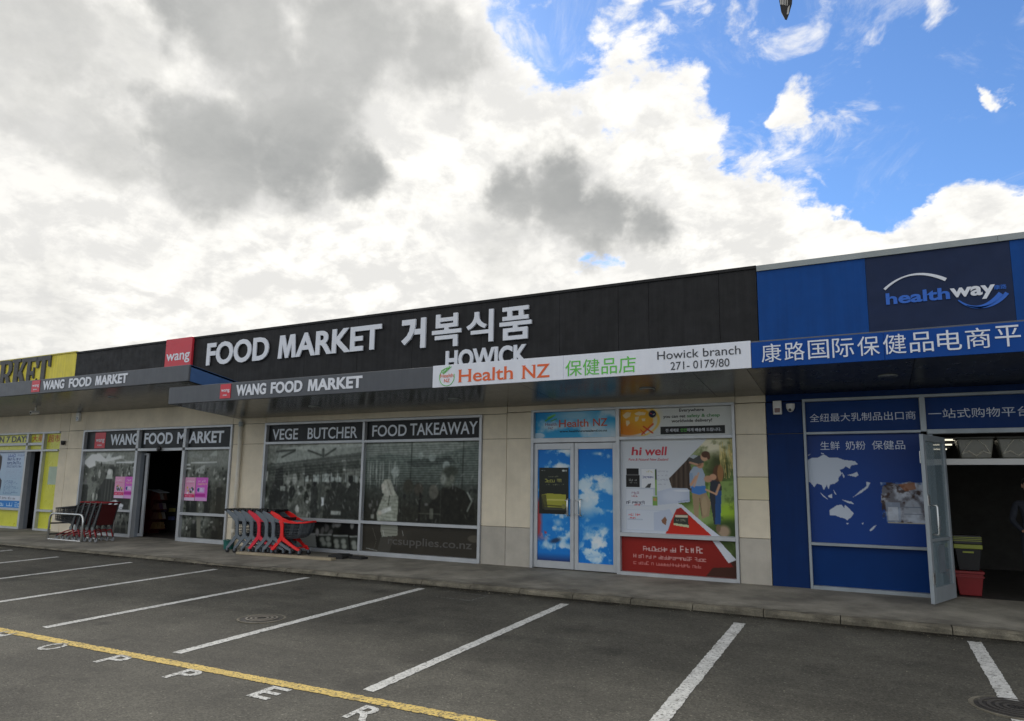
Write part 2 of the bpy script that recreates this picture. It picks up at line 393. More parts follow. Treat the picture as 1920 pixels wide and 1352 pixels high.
def letters(s, x0, x1, z0, h, y, m, parent, bold=0., depth=.03, cjk=False, name='letter'):
    va, _ = glyphs(s, bold); lo, hi = va[:, 0].min(), va[:, 0].max(); k = (x1-x0)/(hi-lo)
    if cjk: b, t = va[:, 1].min(), va[:, 1].max()
    else: b, t = cap(bold)
    for i, ch in enumerate(s):
        if ch == ' ': continue
        right = glyphs(s[:i+1], bold)[0][:, 0].max(); v, f = glyphs(ch, bold)
        if ch == 'M' and bold > .02:
            a_ = v[:, 0].min(); w_ = v[:, 0].max()-a_; k2 = .23
            v = np.array([(0, 0), (k2*.92, 0), (.235, .62), (.42, 0), (.58, 0), (.765, .62), (1-k2*.92, 0), (1, 0), (.925, 1), (.66, 1), (.50, .42), (.34, 1), (.075, 1)])
            v = np.stack([a_+v[:, 0]*w_, b+v[:, 1]*(t-b)], 1); f = [(0, 1, 2, 12), (2, 11, 12), (2, 3, 10, 11), (3, 4, 10), (4, 5, 9, 10), (5, 8, 9), (5, 6, 7, 8)]
        X = x0 + (v[:, 0]-v[:, 0].max()+right-lo)*k; Z = z0 + (v[:, 1]-b)/(t-b)*h
        solid(name, list(zip(X, Z)), f, y, depth, m, parent)

# flat prints ----------------------------------------------------------------
def fbm(ny, nx, scale, octs=5, seed=0, asp=1.):
    g = np.random.default_rng(seed); out = np.zeros((ny, nx)); amp = 1.; tot = 0
    for o in range(octs):
        sx = max(2, int(scale*2**o)); sy = max(2, int(scale*asp*2**o*ny/nx))
        a = g.random((sy+2, sx+2)); yy = np.linspace(0, sy, ny); xx = np.linspace(0, sx, nx)
        yi = np.minimum(yy.astype(int), sy); xi = np.minimum(xx.astype(int), sx); fy = (yy-yi)[:, None]; fx = (xx-xi)[None]
        fy = fy*fy*(3-2*fy); fx = fx*fx*(3-2*fx)
        A = a[np.ix_(yi, xi)]; B = a[np.ix_(yi, xi+1)]; C_ = a[np.ix_(yi+1, xi)]; D_ = a[np.ix_(yi+1, xi+1)]
        out += amp*((A*(1-fx)+B*fx)*(1-fy)+(C_*(1-fx)+D_*fx)*fy); tot += amp; amp *= .55
    return out/tot
class Canvas:                      # x from left 0..1, y from top 0..1
    def __init__(s, w, h, res, col):
        s.nx = max(8, int(w/res)); s.ny = max(8, int(h/res)); s.w, s.h = w, h
        s.a = np.empty((s.ny, s.nx, 3)); s.a[:] = col
        s.X, s.Y = np.meshgrid((np.arange(s.nx)+.0)/(s.nx-1), (np.arange(s.ny)+.0)/(s.ny-1))
    def put(s, mask, col, alpha=1.):
        k = (np.clip(mask, 0, 1)*alpha)[..., None]; s.a = s.a*(1-k) + np.array(col, float)*k; return s
    def poly(s, pts, col, alpha=1.):
        x, y = s.X, s.Y; ins = np.zeros(x.shape, bool); n = len(pts)
        for i in range(n):
            x1, y1 = pts[i]; x2, y2 = pts[(i+1) % n]
            if y1 == y2: continue
            c = ((y1 > y) != (y2 > y)) & (x < (x2-x1)*(y-y1)/(y2-y1)+x1); ins ^= c
        return s.put(ins.astype(float), col, alpha)
    def ell(s, cx, cy, rx, ry, col, alpha=1., soft=.25, rot=0.):
        dx = (s.X-cx)*s.w; dy = (s.Y-cy)*s.h; c, q = math.cos(rot), math.sin(rot)
        d = np.sqrt(((dx*c+dy*q)/(rx*s.w))**2 + ((-dx*q+dy*c)/(ry*s.h))**2)
        return s.put((1+soft/2-d)/max(soft, .02), col, alpha)
    def line(s, x1, y1, x2, y2, wd, col, alpha=1.):
        px, py = s.X*s.w, s.Y*s.h; ax, ay, bx, by = x1*s.w, y1*s.h, x2*s.w, y2*s.h
        L = max(1e-9, (bx-ax)**2+(by-ay)**2); t = np.clip(((px-ax)*(bx-ax)+(py-ay)*(by-ay))/L, 0, 1)
        d = np.hypot(px-ax-t*(bx-ax), py-ay-t*(by-ay)); return s.put((wd/2-d)/(wd*.35)+.5, col, alpha)
    def rect(s, x0, y0, x1, y1, col, alpha=1.): return s.poly([(x0, y0), (x1, y0), (x1, y1), (x0, y1)], col, alpha)
    def noise(s, scale, lo, hi, seed, octs=5, asp=1.):
        n = fbm(s.ny, s.nx, scale, octs, seed, asp); n = (n-n.min())/(n.max()-n.min()); return np.clip((n-lo)/(hi-lo), 0, 1)
    def scribble(s, x0, x1, y, hh, col, n, seed, alpha=.9):     # a row of unreadable small print
        g = np.random.default_rng(seed); cw = (x1-x0)/n; px = x0; th = max(.0045, hh*s.h*.20)
        while px < x1-cw*.4:
            w = cw*g.uniform(.62, .9); t, m, b = y-hh*.5, y, y+hh*.5; t2 = t if g.random() < .35 else y-hh*.22
            for k in g.permutation(5)[:3]:
                q = ((px, t2, px, b), (px, b, px+w, b), (px, t2, px+w, t2), (px+w, t2, px+w, b), (px, m+hh*.1, px+w, m+hh*.05))[k]
                s.line(*q, th, col, alpha)
            px += cw*(1 if g.random() < .82 else 1.8)
        return s
def printed(name, cv, x0, x1, z0, z1, y, parent):
    if np.abs(cv.a[..., 0]-cv.a[..., 2]).mean() < 9 and cv.a.mean() < 110 and name == 'window_print': 
        a = cv.a
        for _ in range(2):
            a = np.pad(a, ((1, 1), (1, 1), (0, 0)), 'edge'); a = (a[:-2, 1:-1]+a[2:, 1:-1]+a[1:-1, :-2]+a[1:-1, 2:]+2*a[1:-1, 1:-1])/6
        cv.a = np.clip(76+(a-86)*1.32, 20, 225)
    nx, ny = cv.nx, cv.ny
    xs = np.linspace(x0, x1, nx); zs = np.linspace(z1, z0, ny)
    co = np.empty((ny, nx, 3)); co[..., 0] = xs[None]; co[..., 1] = y; co[..., 2] = zs[:, None]
    i = np.arange(ny*nx).reshape(ny, nx)
    q = np.stack([i[:-1, :-1], i[1:, :-1], i[1:, 1:], i[:-1, 1:]], -1).reshape(-1, 4)
    me = bpy.data.meshes.new(name); me.vertices.add(nx*ny); me.vertices.foreach_set('co', co.ravel())
    me.loops.add(q.size); me.loops.foreach_set('vertex_index', q.ravel().astype(np.int32))
    me.polygons.add(len(q)); me.polygons.foreach_set('loop_start', np.arange(0, q.size, 4, dtype=np.int32)); me.update()
    c = np.clip(cv.a/255., 0, 1); lin = np.where(c <= .04045, c/12.92, ((c+.055)/1.055)**2.4); lin = lin*PK/(1+(PK-1)*lin)
    at = me.attributes.new('ink', 'FLOAT_COLOR', 'POINT')
    at.data.foreach_set('color', np.concatenate([lin*.93, np.ones((ny, nx, 1))], -1).astype(np.float32).ravel())
    me.validate()
    return link_mesh(name, me, pm, parent)

# ------------------------------------------------------------------ ground
def lot_z(x, y):
    yy = max(-45., min(-2.0, y)); xx = max(-60., min(40., x))
    return -.10 + .023*(yy+2.4) - .004*xx
def lot_grid(name, xs, ys, m, parent=None, lift=0., fn=lot_z):
    b = MB(); nx = len(xs)
    for y in ys:
        for x in xs: b.v.append((x, y, fn(x, y)+lift))
    for j in range(len(ys)-1):
        for i in range(nx-1): b.f.append((j*nx+i, j*nx+i+1, (j+1)*nx+i+1, (j+1)*nx+i))
    return obj(name, b, m, parent)
lot = lot_grid('parking_lot', [-900, -200, -60, -30, -20, -10, 0, 10, 20, 40, 200, 900], [-900, -200, -45, -30, -20, -12, -8, -5, -2.0, 60, 900], asph)
tag(lot, 'dark grey asphalt of the parking lot in front of the shops', kind='structure')
def kerb_y(x): return -2.42 + .025*x
# painted lines: jittered edges, each its own part of the lot
def strip(name, p0, p1, w, m, step=.04, jit=.006):
    p0, p1 = Vector(p0), Vector(p1); d = p1-p0; n = max(2, int(d.length/step)); d.normalize(); s = Vector((-d.y, d.x)); b = MB()
    for i in range(n+1):
        q = p0.lerp(p1, i/n)
        for sg in (-1, 1):
            e = q + s*sg*(w/2+random.uniform(-jit, jit)) + d*(random.uniform(-jit, jit)*2 if i in (0, n) else 0)
            b.v.append((e.x, e.y, lot_z(e.x, e.y)+.004))
    b.f = [(2*i, 2*i+2, 2*i+3, 2*i+1) for i in range(n)]
    return obj(name, b, m, lot)
LX = [5.94, 3.43, 1.01, -1.50, -3.87, -6.06, -8.29, -10.39, -12.5, -14.6, -16.7, -18.8, -20.9, 8.4]
YT = [-2.56, -2.86, -2.80, -2.76, -2.84, -2.96, -3.14, -3.38, -3.2, -3.2, -3.2, -3.2, -3.2, -2.7]
for i, x in enumerate(LX):
    if i == 0: strip('parking_line', (x, YT[i]), (x-.01, -4.80), .14, paintw); strip('parking_line', (x-.01, -5.30), (x-.03, -7.2), .14, paintw); continue
    strip('parking_line', (x, YT[i]), (x+.02, -7.2), .125 if i > 1 else .14, paintw)
strip('yellow_line', (-26, -8.0), (9, -7.22), .125, painty, .03, .009)
# stencilled word beside the yellow line, read from the driveway
for ch, x in zip('HOPPER', (-3.92, -2.85, -1.80, -.76, .33, 1.37)):
    v, f = glyphs(ch, .022); v = v.copy(); lo, hi = v.min(0), v.max(0)
    w = .235; X = x-.118+(v[:, 0]-lo[0])/(hi[0]-lo[0])*w; Y = -7.80+(v[:, 1]-lo[1])/(hi[1]-lo[1])*.30
    b = MB().add([(a, c, lot_z(a, c)+.004) for a, c in zip(X, Y)], f)
    obj('stencil_letter', b, paintw2, lot)
b = MB()
for (x0, y0, x1, y1) in ((-1.06, -2.80, -.26, -2.80), (-1.0, -3.25, -.24, -3.27), (-.26, -2.80, -.24, -3.27)):
    pass
for p0, p1 in (((-1.06, -2.80), (-.25, -2.80)), ((-.95, -3.24), (-.24, -3.27)), ((-.25, -2.80), (-.30, -3.25))): strip('faded_mark', p0, p1, .03, ghost, .03, .008)

# footpath and kerb
fpx = [-60, -40, -30, -24, -20, -16, -12, -9] + [-7.6+.25*i for i in range(12)] + [-4, -2, 0, 2, 4, 6, 8, 10, 12, 30]
def kerb_drop(x): return .035*max(0, min(1, (x+7.5)/.5, (-5.0-x)/.5))
b = MB()
for x in fpx:
    yk = kerb_y(x)+.15
    for y, z in ((.30, .002), (-.3, -.002), (yk*.5, -.012), (yk, -.028-kerb_drop(x))): b.v.append((x, y, z))
for i in range(len(fpx)-1):
    for k in range(3): b.f.append((4*i+k, 4*i+4+k, 4*i+5+k, 4*i+1+k))
foot = tag(obj('footpath', b, conc), 'worn concrete footpath along the shop fronts', kind='structure')
kerb = bpy.data.objects.new('kerb', None); COL.objects.link(kerb); tag(kerb, 'rough concrete kerb edging the footpath', kind='structure')
def kerb_stone(x0, x1, seed):
    g = random.Random(seed); n = 7; b = MB()
    for i in range(n+1):
        t = i/n; x = x0+.006+(x1-x0-.012)*t; yk = kerb_y(x)
        zt = -.028
        zt -= kerb_drop(x)      # dropped crossing by the trolleys
        ch = .012 if 0 < i < n else .018
        j = lambda a: g.uniform(-a, a)*1.9
        zb = lot_z(x, yk)-.12
        for y, z in ((yk+.148, zb), (yk+.148, zt+j(.003)), (yk+.05+j(.006), zt+.002+j(.004)), (yk+.012+j(.007), zt-ch+j(.005)), (yk-.006+j(.007), zt-.045+j(.004)), (yk-.012+j(.005), zb)):
            b.v.append((x, y, z))
    for i in range(n):
        for k in range(5): b.f.append((6*i+k, 6*i+k+1, 6*i+7+k, 6*i+6+k))
    b.f.append(tuple(range(5, -1, -1))); b.f.append(tuple(6*n+k for k in range(6)))
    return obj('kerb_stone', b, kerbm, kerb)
x = -30.
while x < 10:
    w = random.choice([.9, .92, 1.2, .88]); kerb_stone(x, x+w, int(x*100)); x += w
# grit and dead leaves in the gutter
b = MB()
for i in range(900):
    x = random.uniform(-16, 7.5); y = kerb_y(x)-.02-abs(random.gauss(0, .10)); s = random.uniform(.003, .011) * (1.6 if random.random() < .06 else 1)
    a = random.uniform(0, 6.3); z = lot_z(x, y)
    b.add([(x+s*math.cos(a), y+s*math.sin(a), z+.002), (x+s*math.cos(a+2), y+s*math.sin(a+2), z+.002), (x+s*math.cos(a+4), y+s*math.sin(a+4), z+.002), (x, y, z+s*.8)], [(0, 1, 3), (1, 2, 3), (2, 0, 3)])
for i in range(260):
    x = random.uniform(-12, 7); y = random.uniform(-8, -2.6); s = random.uniform(.003, .008); a = random.uniform(0, 6.3); z = lot_z(x, y)
    b.add([(x+s*math.cos(a), y+s*math.sin(a), z+.001), (x+s*math.cos(a+2), y+s*math.sin(a+2), z+.001), (x+s*math.cos(a+4), y+s*math.sin(a+4), z+.001), (x, y, z+s)], [(0, 1, 3), (1, 2, 3), (2, 0, 3)])
tag(obj('gravel', b, M('grit', (.26, .24, .18), rough=.9, var=.4, vscale=9)), 'loose grit and debris in the gutter and on the asphalt', kind='stuff')

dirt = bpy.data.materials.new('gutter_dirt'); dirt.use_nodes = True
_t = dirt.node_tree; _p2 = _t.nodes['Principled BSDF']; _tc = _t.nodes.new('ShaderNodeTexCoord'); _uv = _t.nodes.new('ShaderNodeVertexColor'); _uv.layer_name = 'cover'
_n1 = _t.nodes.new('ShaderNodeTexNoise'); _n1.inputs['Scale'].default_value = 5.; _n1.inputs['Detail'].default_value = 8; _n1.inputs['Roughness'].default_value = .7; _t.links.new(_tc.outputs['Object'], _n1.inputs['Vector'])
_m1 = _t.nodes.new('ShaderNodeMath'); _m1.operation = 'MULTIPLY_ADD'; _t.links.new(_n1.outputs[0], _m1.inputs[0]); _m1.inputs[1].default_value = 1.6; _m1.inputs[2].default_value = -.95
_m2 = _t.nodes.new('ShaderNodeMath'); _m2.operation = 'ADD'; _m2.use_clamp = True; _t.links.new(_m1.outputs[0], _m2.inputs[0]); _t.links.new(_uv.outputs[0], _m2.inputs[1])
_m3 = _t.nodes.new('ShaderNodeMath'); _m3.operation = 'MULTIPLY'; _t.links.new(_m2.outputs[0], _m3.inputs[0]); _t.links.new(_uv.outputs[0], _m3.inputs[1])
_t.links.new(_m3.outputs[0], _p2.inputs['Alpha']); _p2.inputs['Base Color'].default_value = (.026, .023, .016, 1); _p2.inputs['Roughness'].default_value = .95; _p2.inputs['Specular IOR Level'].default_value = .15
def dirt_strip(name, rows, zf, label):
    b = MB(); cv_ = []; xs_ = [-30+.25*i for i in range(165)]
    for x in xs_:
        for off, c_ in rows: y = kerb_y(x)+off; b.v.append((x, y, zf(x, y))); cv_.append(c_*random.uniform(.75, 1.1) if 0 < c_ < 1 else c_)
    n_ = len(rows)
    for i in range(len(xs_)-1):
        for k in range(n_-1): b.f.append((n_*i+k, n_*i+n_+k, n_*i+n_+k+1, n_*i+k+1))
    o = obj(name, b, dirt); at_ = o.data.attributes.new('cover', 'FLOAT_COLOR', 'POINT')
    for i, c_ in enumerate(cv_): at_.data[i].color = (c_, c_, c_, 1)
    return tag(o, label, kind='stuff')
def foot_z(x, y):
    yk = kerb_y(x)+.15
    return -.012+(-.016-kerb_drop(x))*max(0, min(1.08, (y-yk*.5)/(yk*.5)))+.004
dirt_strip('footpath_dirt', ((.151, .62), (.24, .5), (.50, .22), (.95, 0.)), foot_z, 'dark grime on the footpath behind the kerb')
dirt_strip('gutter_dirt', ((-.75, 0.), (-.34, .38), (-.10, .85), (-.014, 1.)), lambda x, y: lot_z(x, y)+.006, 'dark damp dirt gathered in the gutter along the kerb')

def manhole(x, y, r, label, group=None):
    t = thing('manhole_cover', (x, y, lot_z(x, y)), label, 'manhole cover', group); z = lot_z(x, y)
    obj('frame', MB().lathe([(r, -.02), (r, .006), (r-.02, .008), (r-.035, .002), (r-.035, -.02)], (x, y, z), 40), kerbm, t)
    lid = obj('lid', MB().lathe([(r-.04, -.02), (r-.04, .003), (.02, .003)], (x, y, z), 40), iron, t)
    for rr in (.26, .20, .145, .09):
        if rr < r-.04: obj('ring_rib', MB().lathe([(rr, .002), (rr, .012), (rr-.026, .012), (rr-.026, .002)], (x, y, z), 36), M('worn_iron', (.13, .115, .09), rough=.7) if 'left' in label else M('dark_worn_iron', (.05, .045, .04), rough=.7), lid)
    for k in range(8):
        a = k*math.pi/4; c = Vector((math.cos(a), math.sin(a))); b = MB(); q = .055
        b.tube([(x+c.x*.02, y+c.y*.02, z+.005), (x+c.x*q, y+c.y*q, z+.005)], .006, 5); obj('spoke_rib', b, iron, lid)
    return t
manhole(-2.0, -5.59, .30, 'round ringed manhole cover left of a white parking line', 'manhole covers in the parking lot')
manhole(5.95, -5.02, .33, 'dark manhole cover over the end of the rightmost white line', 'manhole covers in the parking lot')

# ------------------------------------------------------------------ shop buildings
WY = 0.0; BK = 14.
def shell(t, x0, x1, z_roof=4.6, sill=0.):
    obj('roof', MB().box(x0, x1, .25, BK, z_roof, z_roof+.12), zinc, t)
    obj('back_wall', MB().box(x0, x1, BK, BK+.2, -.5, z_roof+.3), beige, t)
    obj('party_wall', MB().box(x0, x0+.08, .26, BK-.002, -.1, z_roof-.002), dark_in, t)
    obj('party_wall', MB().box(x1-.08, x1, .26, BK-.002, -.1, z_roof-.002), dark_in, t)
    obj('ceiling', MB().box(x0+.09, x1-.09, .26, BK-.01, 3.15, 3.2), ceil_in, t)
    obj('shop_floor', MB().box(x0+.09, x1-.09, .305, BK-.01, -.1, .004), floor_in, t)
def panel(t, x0, x1, z0, z1, m, y=0., th=.22, name='wall_panel', bev=.006):
    return obj(name, MB().box(x0+.004, x1-.004, y, y+th, z0+.004, z1-.004), m, t, bevel=bev, seg=1)
def core(t, x0, x1, z0, z1): return obj('wall_core', MB().box(x0, x1, .02, .2, z0, z1), joint, t)
def pier(t, x0, x1, splits, mats):
    core(t, x0+.01, x1-.01, -.05, 3.0)
    for (a, b_), m in zip(zip(splits[:-1], splits[1:]), mats): panel(t, x0, x1, a, b_, m)
F0, F1, PY = -.045, .085, .05          # frame front, frame back, pane depth
def frame_bars(name, bars, parent, m=alu, y0=F0, y1=F1):
    b = MB()
    for x0, x1, z0, z1 in bars: b.box(x0, x1, y0, y1, z0, z1)
    return obj(name, b, m, parent, bevel=.004, seg=1)
def pane(fr, x0, x1, z0, z1, m, y=PY):
    return obj('pane', MB().box(x0, x1, y, y+.012, z0, z1), m, fr)

# --- yellow supermarket at the left end
yt = thing('supermarket', (-20, 0, 0), 'yellow fronted supermarket at the far left with OPEN 7 DAYS windows', 'shop', 'shops in the row')
shell(yt, -34, -16.42)
for a, b_ in ((-34, -30), (-30, -26), (-26, -22), (-22, -19.1), (-19.1, -17.9), (-17.9, -16.405)):
    obj('parapet_panel', MB().box(a+.003, b_-.003, -.02, .22, 3.55, 5.40), yellowp, yt)
obj('parapet_back', MB().box(-33.9, -16.45, .222, .24, 3.2, 5.38), joint, yt)
obj('parapet_cap', MB().box(-34, -16.405, -.05, .26, 5.402, 5.44), M('yellow_cap', (.62, .53, .07), rough=.5), yt)
obj('lintel_panel', MB().box(-34, -16.9, 0, .22, 2.985, 3.545), beige, yt)
obj('lintel_panel', MB().box(-16.885, -16.41, 0, .22, 2.985, 3.545), beige, yt)
pier(yt, -16.83, -16.41, (-.05, 2.45, 2.98), (beige, beige))
pier(yt, -30, -22.0, (-.05, 2.98), (beige,))
fr = frame_bars('window_frame', [(-22.0, -16.83, 2.93, 2.985), (-22, -18.56, 2.58, 2.66), (-18.46, -17.70, 2.58, 2.66), (-22, -16.83, 2.385, 2.445),
      (-18.56, -18.46, 2.66, 2.93), (-18.56, -18.46, 2.445, 2.58), (-18.56, -18.46, .0, 2.385), (-17.70, -17.60, 2.66, 2.93), (-17.70, -17.60, 2.445, 2.66), (-17.70, -17.60, 0., 2.385),
      (-22, -18.56, .56, .63), (-17.6, -16.83, .56, .63), (-22, -18.56, -.02, .06), (-17.6, -16.83, -.02, .06), (-22.0, -21.9, .06, .56)], yt, m=alu)
obj('jamb', MB().box(-18.56, -18.46, .086, .20, 0, 2.385), alu_dark, fr)
for x0, x1, z0, z1 in ((-22, -18.56, 2.66, 2.93), (-18.46, -17.7, 2.66, 2.93), (-17.6, -16.83, 2.445, 2.93), (-22, -18.56, 2.445, 2.58), (-18.46, -17.7, 2.445, 2.58), (-17.6, -16.83, .63, 2.385), (-22, -18.56, .06, .56), (-17.6, -16.83, .06, .56)):
    pane(fr, x0, x1, z0, z1, yfilm)
text('OPEN 7 DAYS', -21.05, -18.62, 2.695, .20, PY-.004, greyv, fr, bold=.03)
red_cn = M('faded_red_vinyl', (.55, .13, .03), rough=.5)
text('大華', -18.42, -17.80, 2.70, .20, PY-.004, red_cn, fr, bold=.012, cjk=True)
text('超市', -17.54, -16.92, 2.66, .24, PY-.004, red_cn, fr, bold=.012, cjk=True)
obj('notice', MB().box(-17.32, -16.88, PY-.008, PY, 1.38, 1.92), M('notice_paper', (.42, .52, .42), rough=.6), fr)
cv = Canvas(3.34, 1.75, .012, (176, 196, 226))
cv.a *= (1.04-.20*cv.Y[..., None])
cv.a[:, :, 0] *= (1-.12*cv.Y)
cv.poly([(.42, .99), (.36, .72), (.40, .48), (.48, .42), (.545, .44), (.60, .52), (.60, .64), (.55, .99)], (46, 48, 60))
cv.ell(.50, .25, .055, .17, (196, 160, 140)); cv.ell(.485, .14, .065, .11, (40, 34, 32)); cv.ell(.548, .2, .015, .14, (38, 32, 30))
cv.poly([(.47, .42), (.53, .42), (.555, .5), (.51, .58)], (226, 228, 232))
cv.scribble(.665, .80, .055, .06, (70, 90, 160), 4, 1); cv.scribble(.83, .97, .06, .035, (90, 110, 160), 7, 2)
cv.scribble(.66, .90, .13, .045, (40, 60, 120), 12, 3); cv.scribble(.66, .90, .20, .045, (40, 60, 120), 12, 4); cv.scribble(.66, .92, .26, .035, (70, 90, 140), 16, 5)
for k in range(6): cv.scribble(.645, .97, .33+.03*k, .014, (140, 158, 190), 30, 10+k, .7)
for k in range(10): cv.scribble(.65, .80+.1*((k*7) % 3)/2, .52+.026*k, .016, (84, 104, 150), 16, 30+k, .8)
cv.rect(0, .79, 1, .87, (196, 208, 228)); cv.scribble(.60, .86, .83, .035, (70, 70, 84), 12, 60)
cv.rect(0, .88, 1, 1, (36, 112, 196)); cv.scribble(.50, .99, .94, .06, (190, 220, 245), 10, 61)
printed('banner', cv, -21.9, -18.56, .63, 2.385, PY, fr)

# --- black Korean food market
kt = thing('food_market', (-7, 0, 0), 'black fronted food market between the yellow shop and the white pharmacy sign', 'shop', 'shops in the row')
shell(kt, -16.40, -1.45)
PJ = [-16.40, -14.2, -12.2, -9.35, -7.03, -5.4, -3.85, -2.09, -1.45]
for a, b_ in zip(PJ[:-1], PJ[1:]): obj('parapet_panel', MB().box(a+.003, b_-.003, -.02, .22, 3.56 if b_ < -9 else 3.2, 5.355), blackp, kt)
obj('parapet_cap', MB().box(-16.4, -1.45, -.045, .26, 5.357, 5.41), blackp, kt)
obj('parapet_back', MB().box(-16.4, -1.46, .222, .24, 3.0, 5.35), joint, kt)
for a, b_ in ((-16.40, -15.60), (-15.60, -9.35), (-9.35, -8.20), (-8.20, -1.46)):
    panel(kt, a, b_, 2.99, 3.55 if b_ < -9 else 3.18, beige, name='lintel_panel')
pier(kt, -16.405, -15.61, (-.05, 2.45, 2.98), (beige, beige))
pier(kt, -9.32, -8.18, (-.05, .66, 2.48, 2.985), (beige, beige, beige))
pier(kt, -2.02, -1.46, (-.05, .74, 2.48, 2.985), (beige2, beige, beige))
# window with sliding entrance
fr = frame_bars('window_frame', [(-15.61, -9.32, 2.93, 2.985), (-15.61, -13.12, 2.36, 2.42), (-13.02, -11.16, 2.345, 2.42), (-11.06, -9.32, 2.36, 2.42),
      (-13.12, -13.02, 2.42, 2.93), (-13.12, -13.02, 0, 2.42-.06), (-11.16, -11.06, 2.42, 2.93), (-11.16, -11.06, 0, 2.345), (-15.61, -15.54, 0, 2.36), (-15.61, -15.54, 2.42, 2.93), (-9.38, -9.32, 0, 2.36), (-9.38, -9.32, 2.42, 2.93),
      (-15.54, -13.12, .67, .73), (-11.06, -9.38, .67, .74), (-15.54, -13.12, -.02, .08), (-11.06, -9.38, -.02, .10)], kt)
obj('jamb', MB().box(-13.12, -13.02, .086, .24, 0, 2.345), alu_dark, fr)
obj('door_sensor', MB().lathe([(.03, -.05), (.07, -.03), (.075, 0), (.05, .045)], (-12.05, -.085, 2.40), 14, 'y'), blackplastic, fr)
for x0, x1 in ((-15.54, -13.12), (-13.02, -11.16), (-11.06, -9.38)): pane(fr, x0, x1, 2.42, 2.93, film)
sx = lambda x: recess(x, PY)
obj('logo_square', MB().box(sx(-15.07), sx(-14.58), PY-.006, PY, 2.45, 2.91), red, fr)
text('wang', sx(-15.02), sx(-14.62), 2.64, .12, PY-.010, white, fr, bold=.01)
text('KOREA', sx(-14.92), sx(-14.72), 2.52, .04, PY-.010, white, fr, bold=.01)
for s, a, b_ in (('WANG', -14.35, -13.10), ('FOOD', -12.83, -11.64), ('M', -11.45, -11.14), ('ARKET', -10.98, -9.66)): text(s, sx(a), sx(b_), 2.535, .31, PY-.004, palev, fr, bold=.028)

def market(w, h, seed, light=.25, dark=0., clutter=120):
    """a faded monochrome photograph of a street market"""
    cv = Canvas(w, h, .014, (84, 87, 82)); g = np.random.default_rng(seed)
    cv.put(cv.noise(5, .35, .7, seed), (122, 126, 120), .7); cv.put(cv.noise(9, .5, .75, seed+1), (48, 50, 48), .8)
    if light:
        cv.put((light-cv.Y)/.12+.3, (128, 132, 126), .85)
        for k in range(6):
            x, y = g.uniform(0, 1), g.uniform(0, light); ww = g.uniform(.12, .4)
            v = int(g.uniform(105, 172)); cv.poly([(x-ww/2, y), (x+ww/2, y-g.uniform(-.05, .1)), (x+ww/2.3, y+g.uniform(.04, .10)), (x-ww/2.2, y+.06)], (v, v+4, v), .8)
    for k in range(clutter):
        x, y = g.uniform(0, 1), g.uniform(light*.8, 1.); s = g.uniform(.008, .035); v = int(g.choice([36, 44, 52, 140, 165, 185, 110, 70]))
        a = g.uniform(.5, 1.8); pts = [(x+math.cos(q)*s*g.uniform(.5, 1.3)*.8, y+math.sin(q)*s*a*w/h*g.uniform(.6, 1.2)) for q in np.arange(0, 6.28, 1.05)]
        cv.poly(pts, (v, v+3, v-2), g.uniform(.45, .95))
    for k in range(7):
        x = g.uniform(0, 1); y = g.uniform(light+.22, .62); s = g.uniform(.022, .04); v = int(g.choice([40, 46, 54]))
        cv.poly([(x-s*1.7, y+s*1.6*w/h), (x-s, y+s*.9*w/h), (x+s, y+s*.9*w/h), (x+s*1.7, y+s*1.8*w/h), (x+s*1.5, 1.0), (x-s*1.4, 1.0)], (v, v+2, v), .85)
        cv.ell(x, y, s*.75, s*.95*w/h, (int(g.choice([38, 110, 60])),)*3, .9)
    if dark: cv.put(np.clip((cv.Y-.45)*1.6, 0, 1), (44, 43, 39), dark)
    n = cv.noise(60, 0, 1, seed+5, 2); cv.a *= (.86+.28*n)[..., None]
    return cv
# left pane of the entrance
cv = market(2.42, 1.63, 3, .26)
cv.poly([(0, .16), (.12, .05), (.28, .04), (.40, .13), (.70, .08), (.70, .13), (.40, .19), (.20, .17), (.22, .25), (.10, .30), (0, .22)], (196, 200, 198))
cv.poly([(.40, .14), (.46, .03), (.52, .14)], (185, 190, 188)); cv.line(.62, .20, .99, .19, .03, (215, 220, 222)); cv.line(.93, .28, 1, .28, .025, (215, 220, 222))
cv.poly([(.46, .36), (.56, .33), (.57, .50), (.45, .52)], (160, 165, 160)); cv.ell(.50, .36, .035, .05, (190, 192, 188))
cv.poly([(.36, .60), (.42, .48), (.56, .48), (.64, .62), (.60, .98), (.40, .98)], (62, 64, 62))
for k in range(7): cv.line(.43+.028*k, .50, .42+.03*k, .92, .018, (94, 97, 92) if k % 2 else (50, 51, 50))
cv.poly([(.50, .90), (.66, .84), (.82, .92), (.80, 1), (.48, 1)], (185, 190, 196)); cv.poly([(.05, .96), (.3, .93), (.42, 1), (.05, 1)], (150, 150, 146))
cv.scribble(.62, .86, .97, .03, (70, 72, 76), 5, 3)
printed('window_print', cv, -15.54, -13.12, .73, 2.36, PY, fr)
cv = market(2.42, .59, 4, 0, .5, 70); cv.rect(.1, .30, .95, .40, (96, 98, 92), .6); cv.rect(.1, .62, .95, .74, (92, 94, 88), .6)
printed('window_print', cv, -15.54, -13.12, .08, .67, PY, fr)
cv = market(1.68, 1.62, 8, .32)
cv.poly([(.5, .10), (.66, .0), (.68, .10)], (150, 155, 150)); cv.line(.1, .21, .68, .20, .025, (200, 205, 204)); cv.line(0, .24, .08, .24, .03, (210, 214, 214)); cv.line(0, .30, .10, .30, .03, (205, 210, 210))
cv.put(np.clip((cv.Y-.42)*2.5, 0, 1)*np.clip((cv.X-.45)*3, 0, 1), (60, 58, 50), .8); cv.line(.30, .6, .34, 1, .07, (84, 84, 76))
printed('window_print', cv, -11.06, -9.38, .74, 2.36, PY, fr)
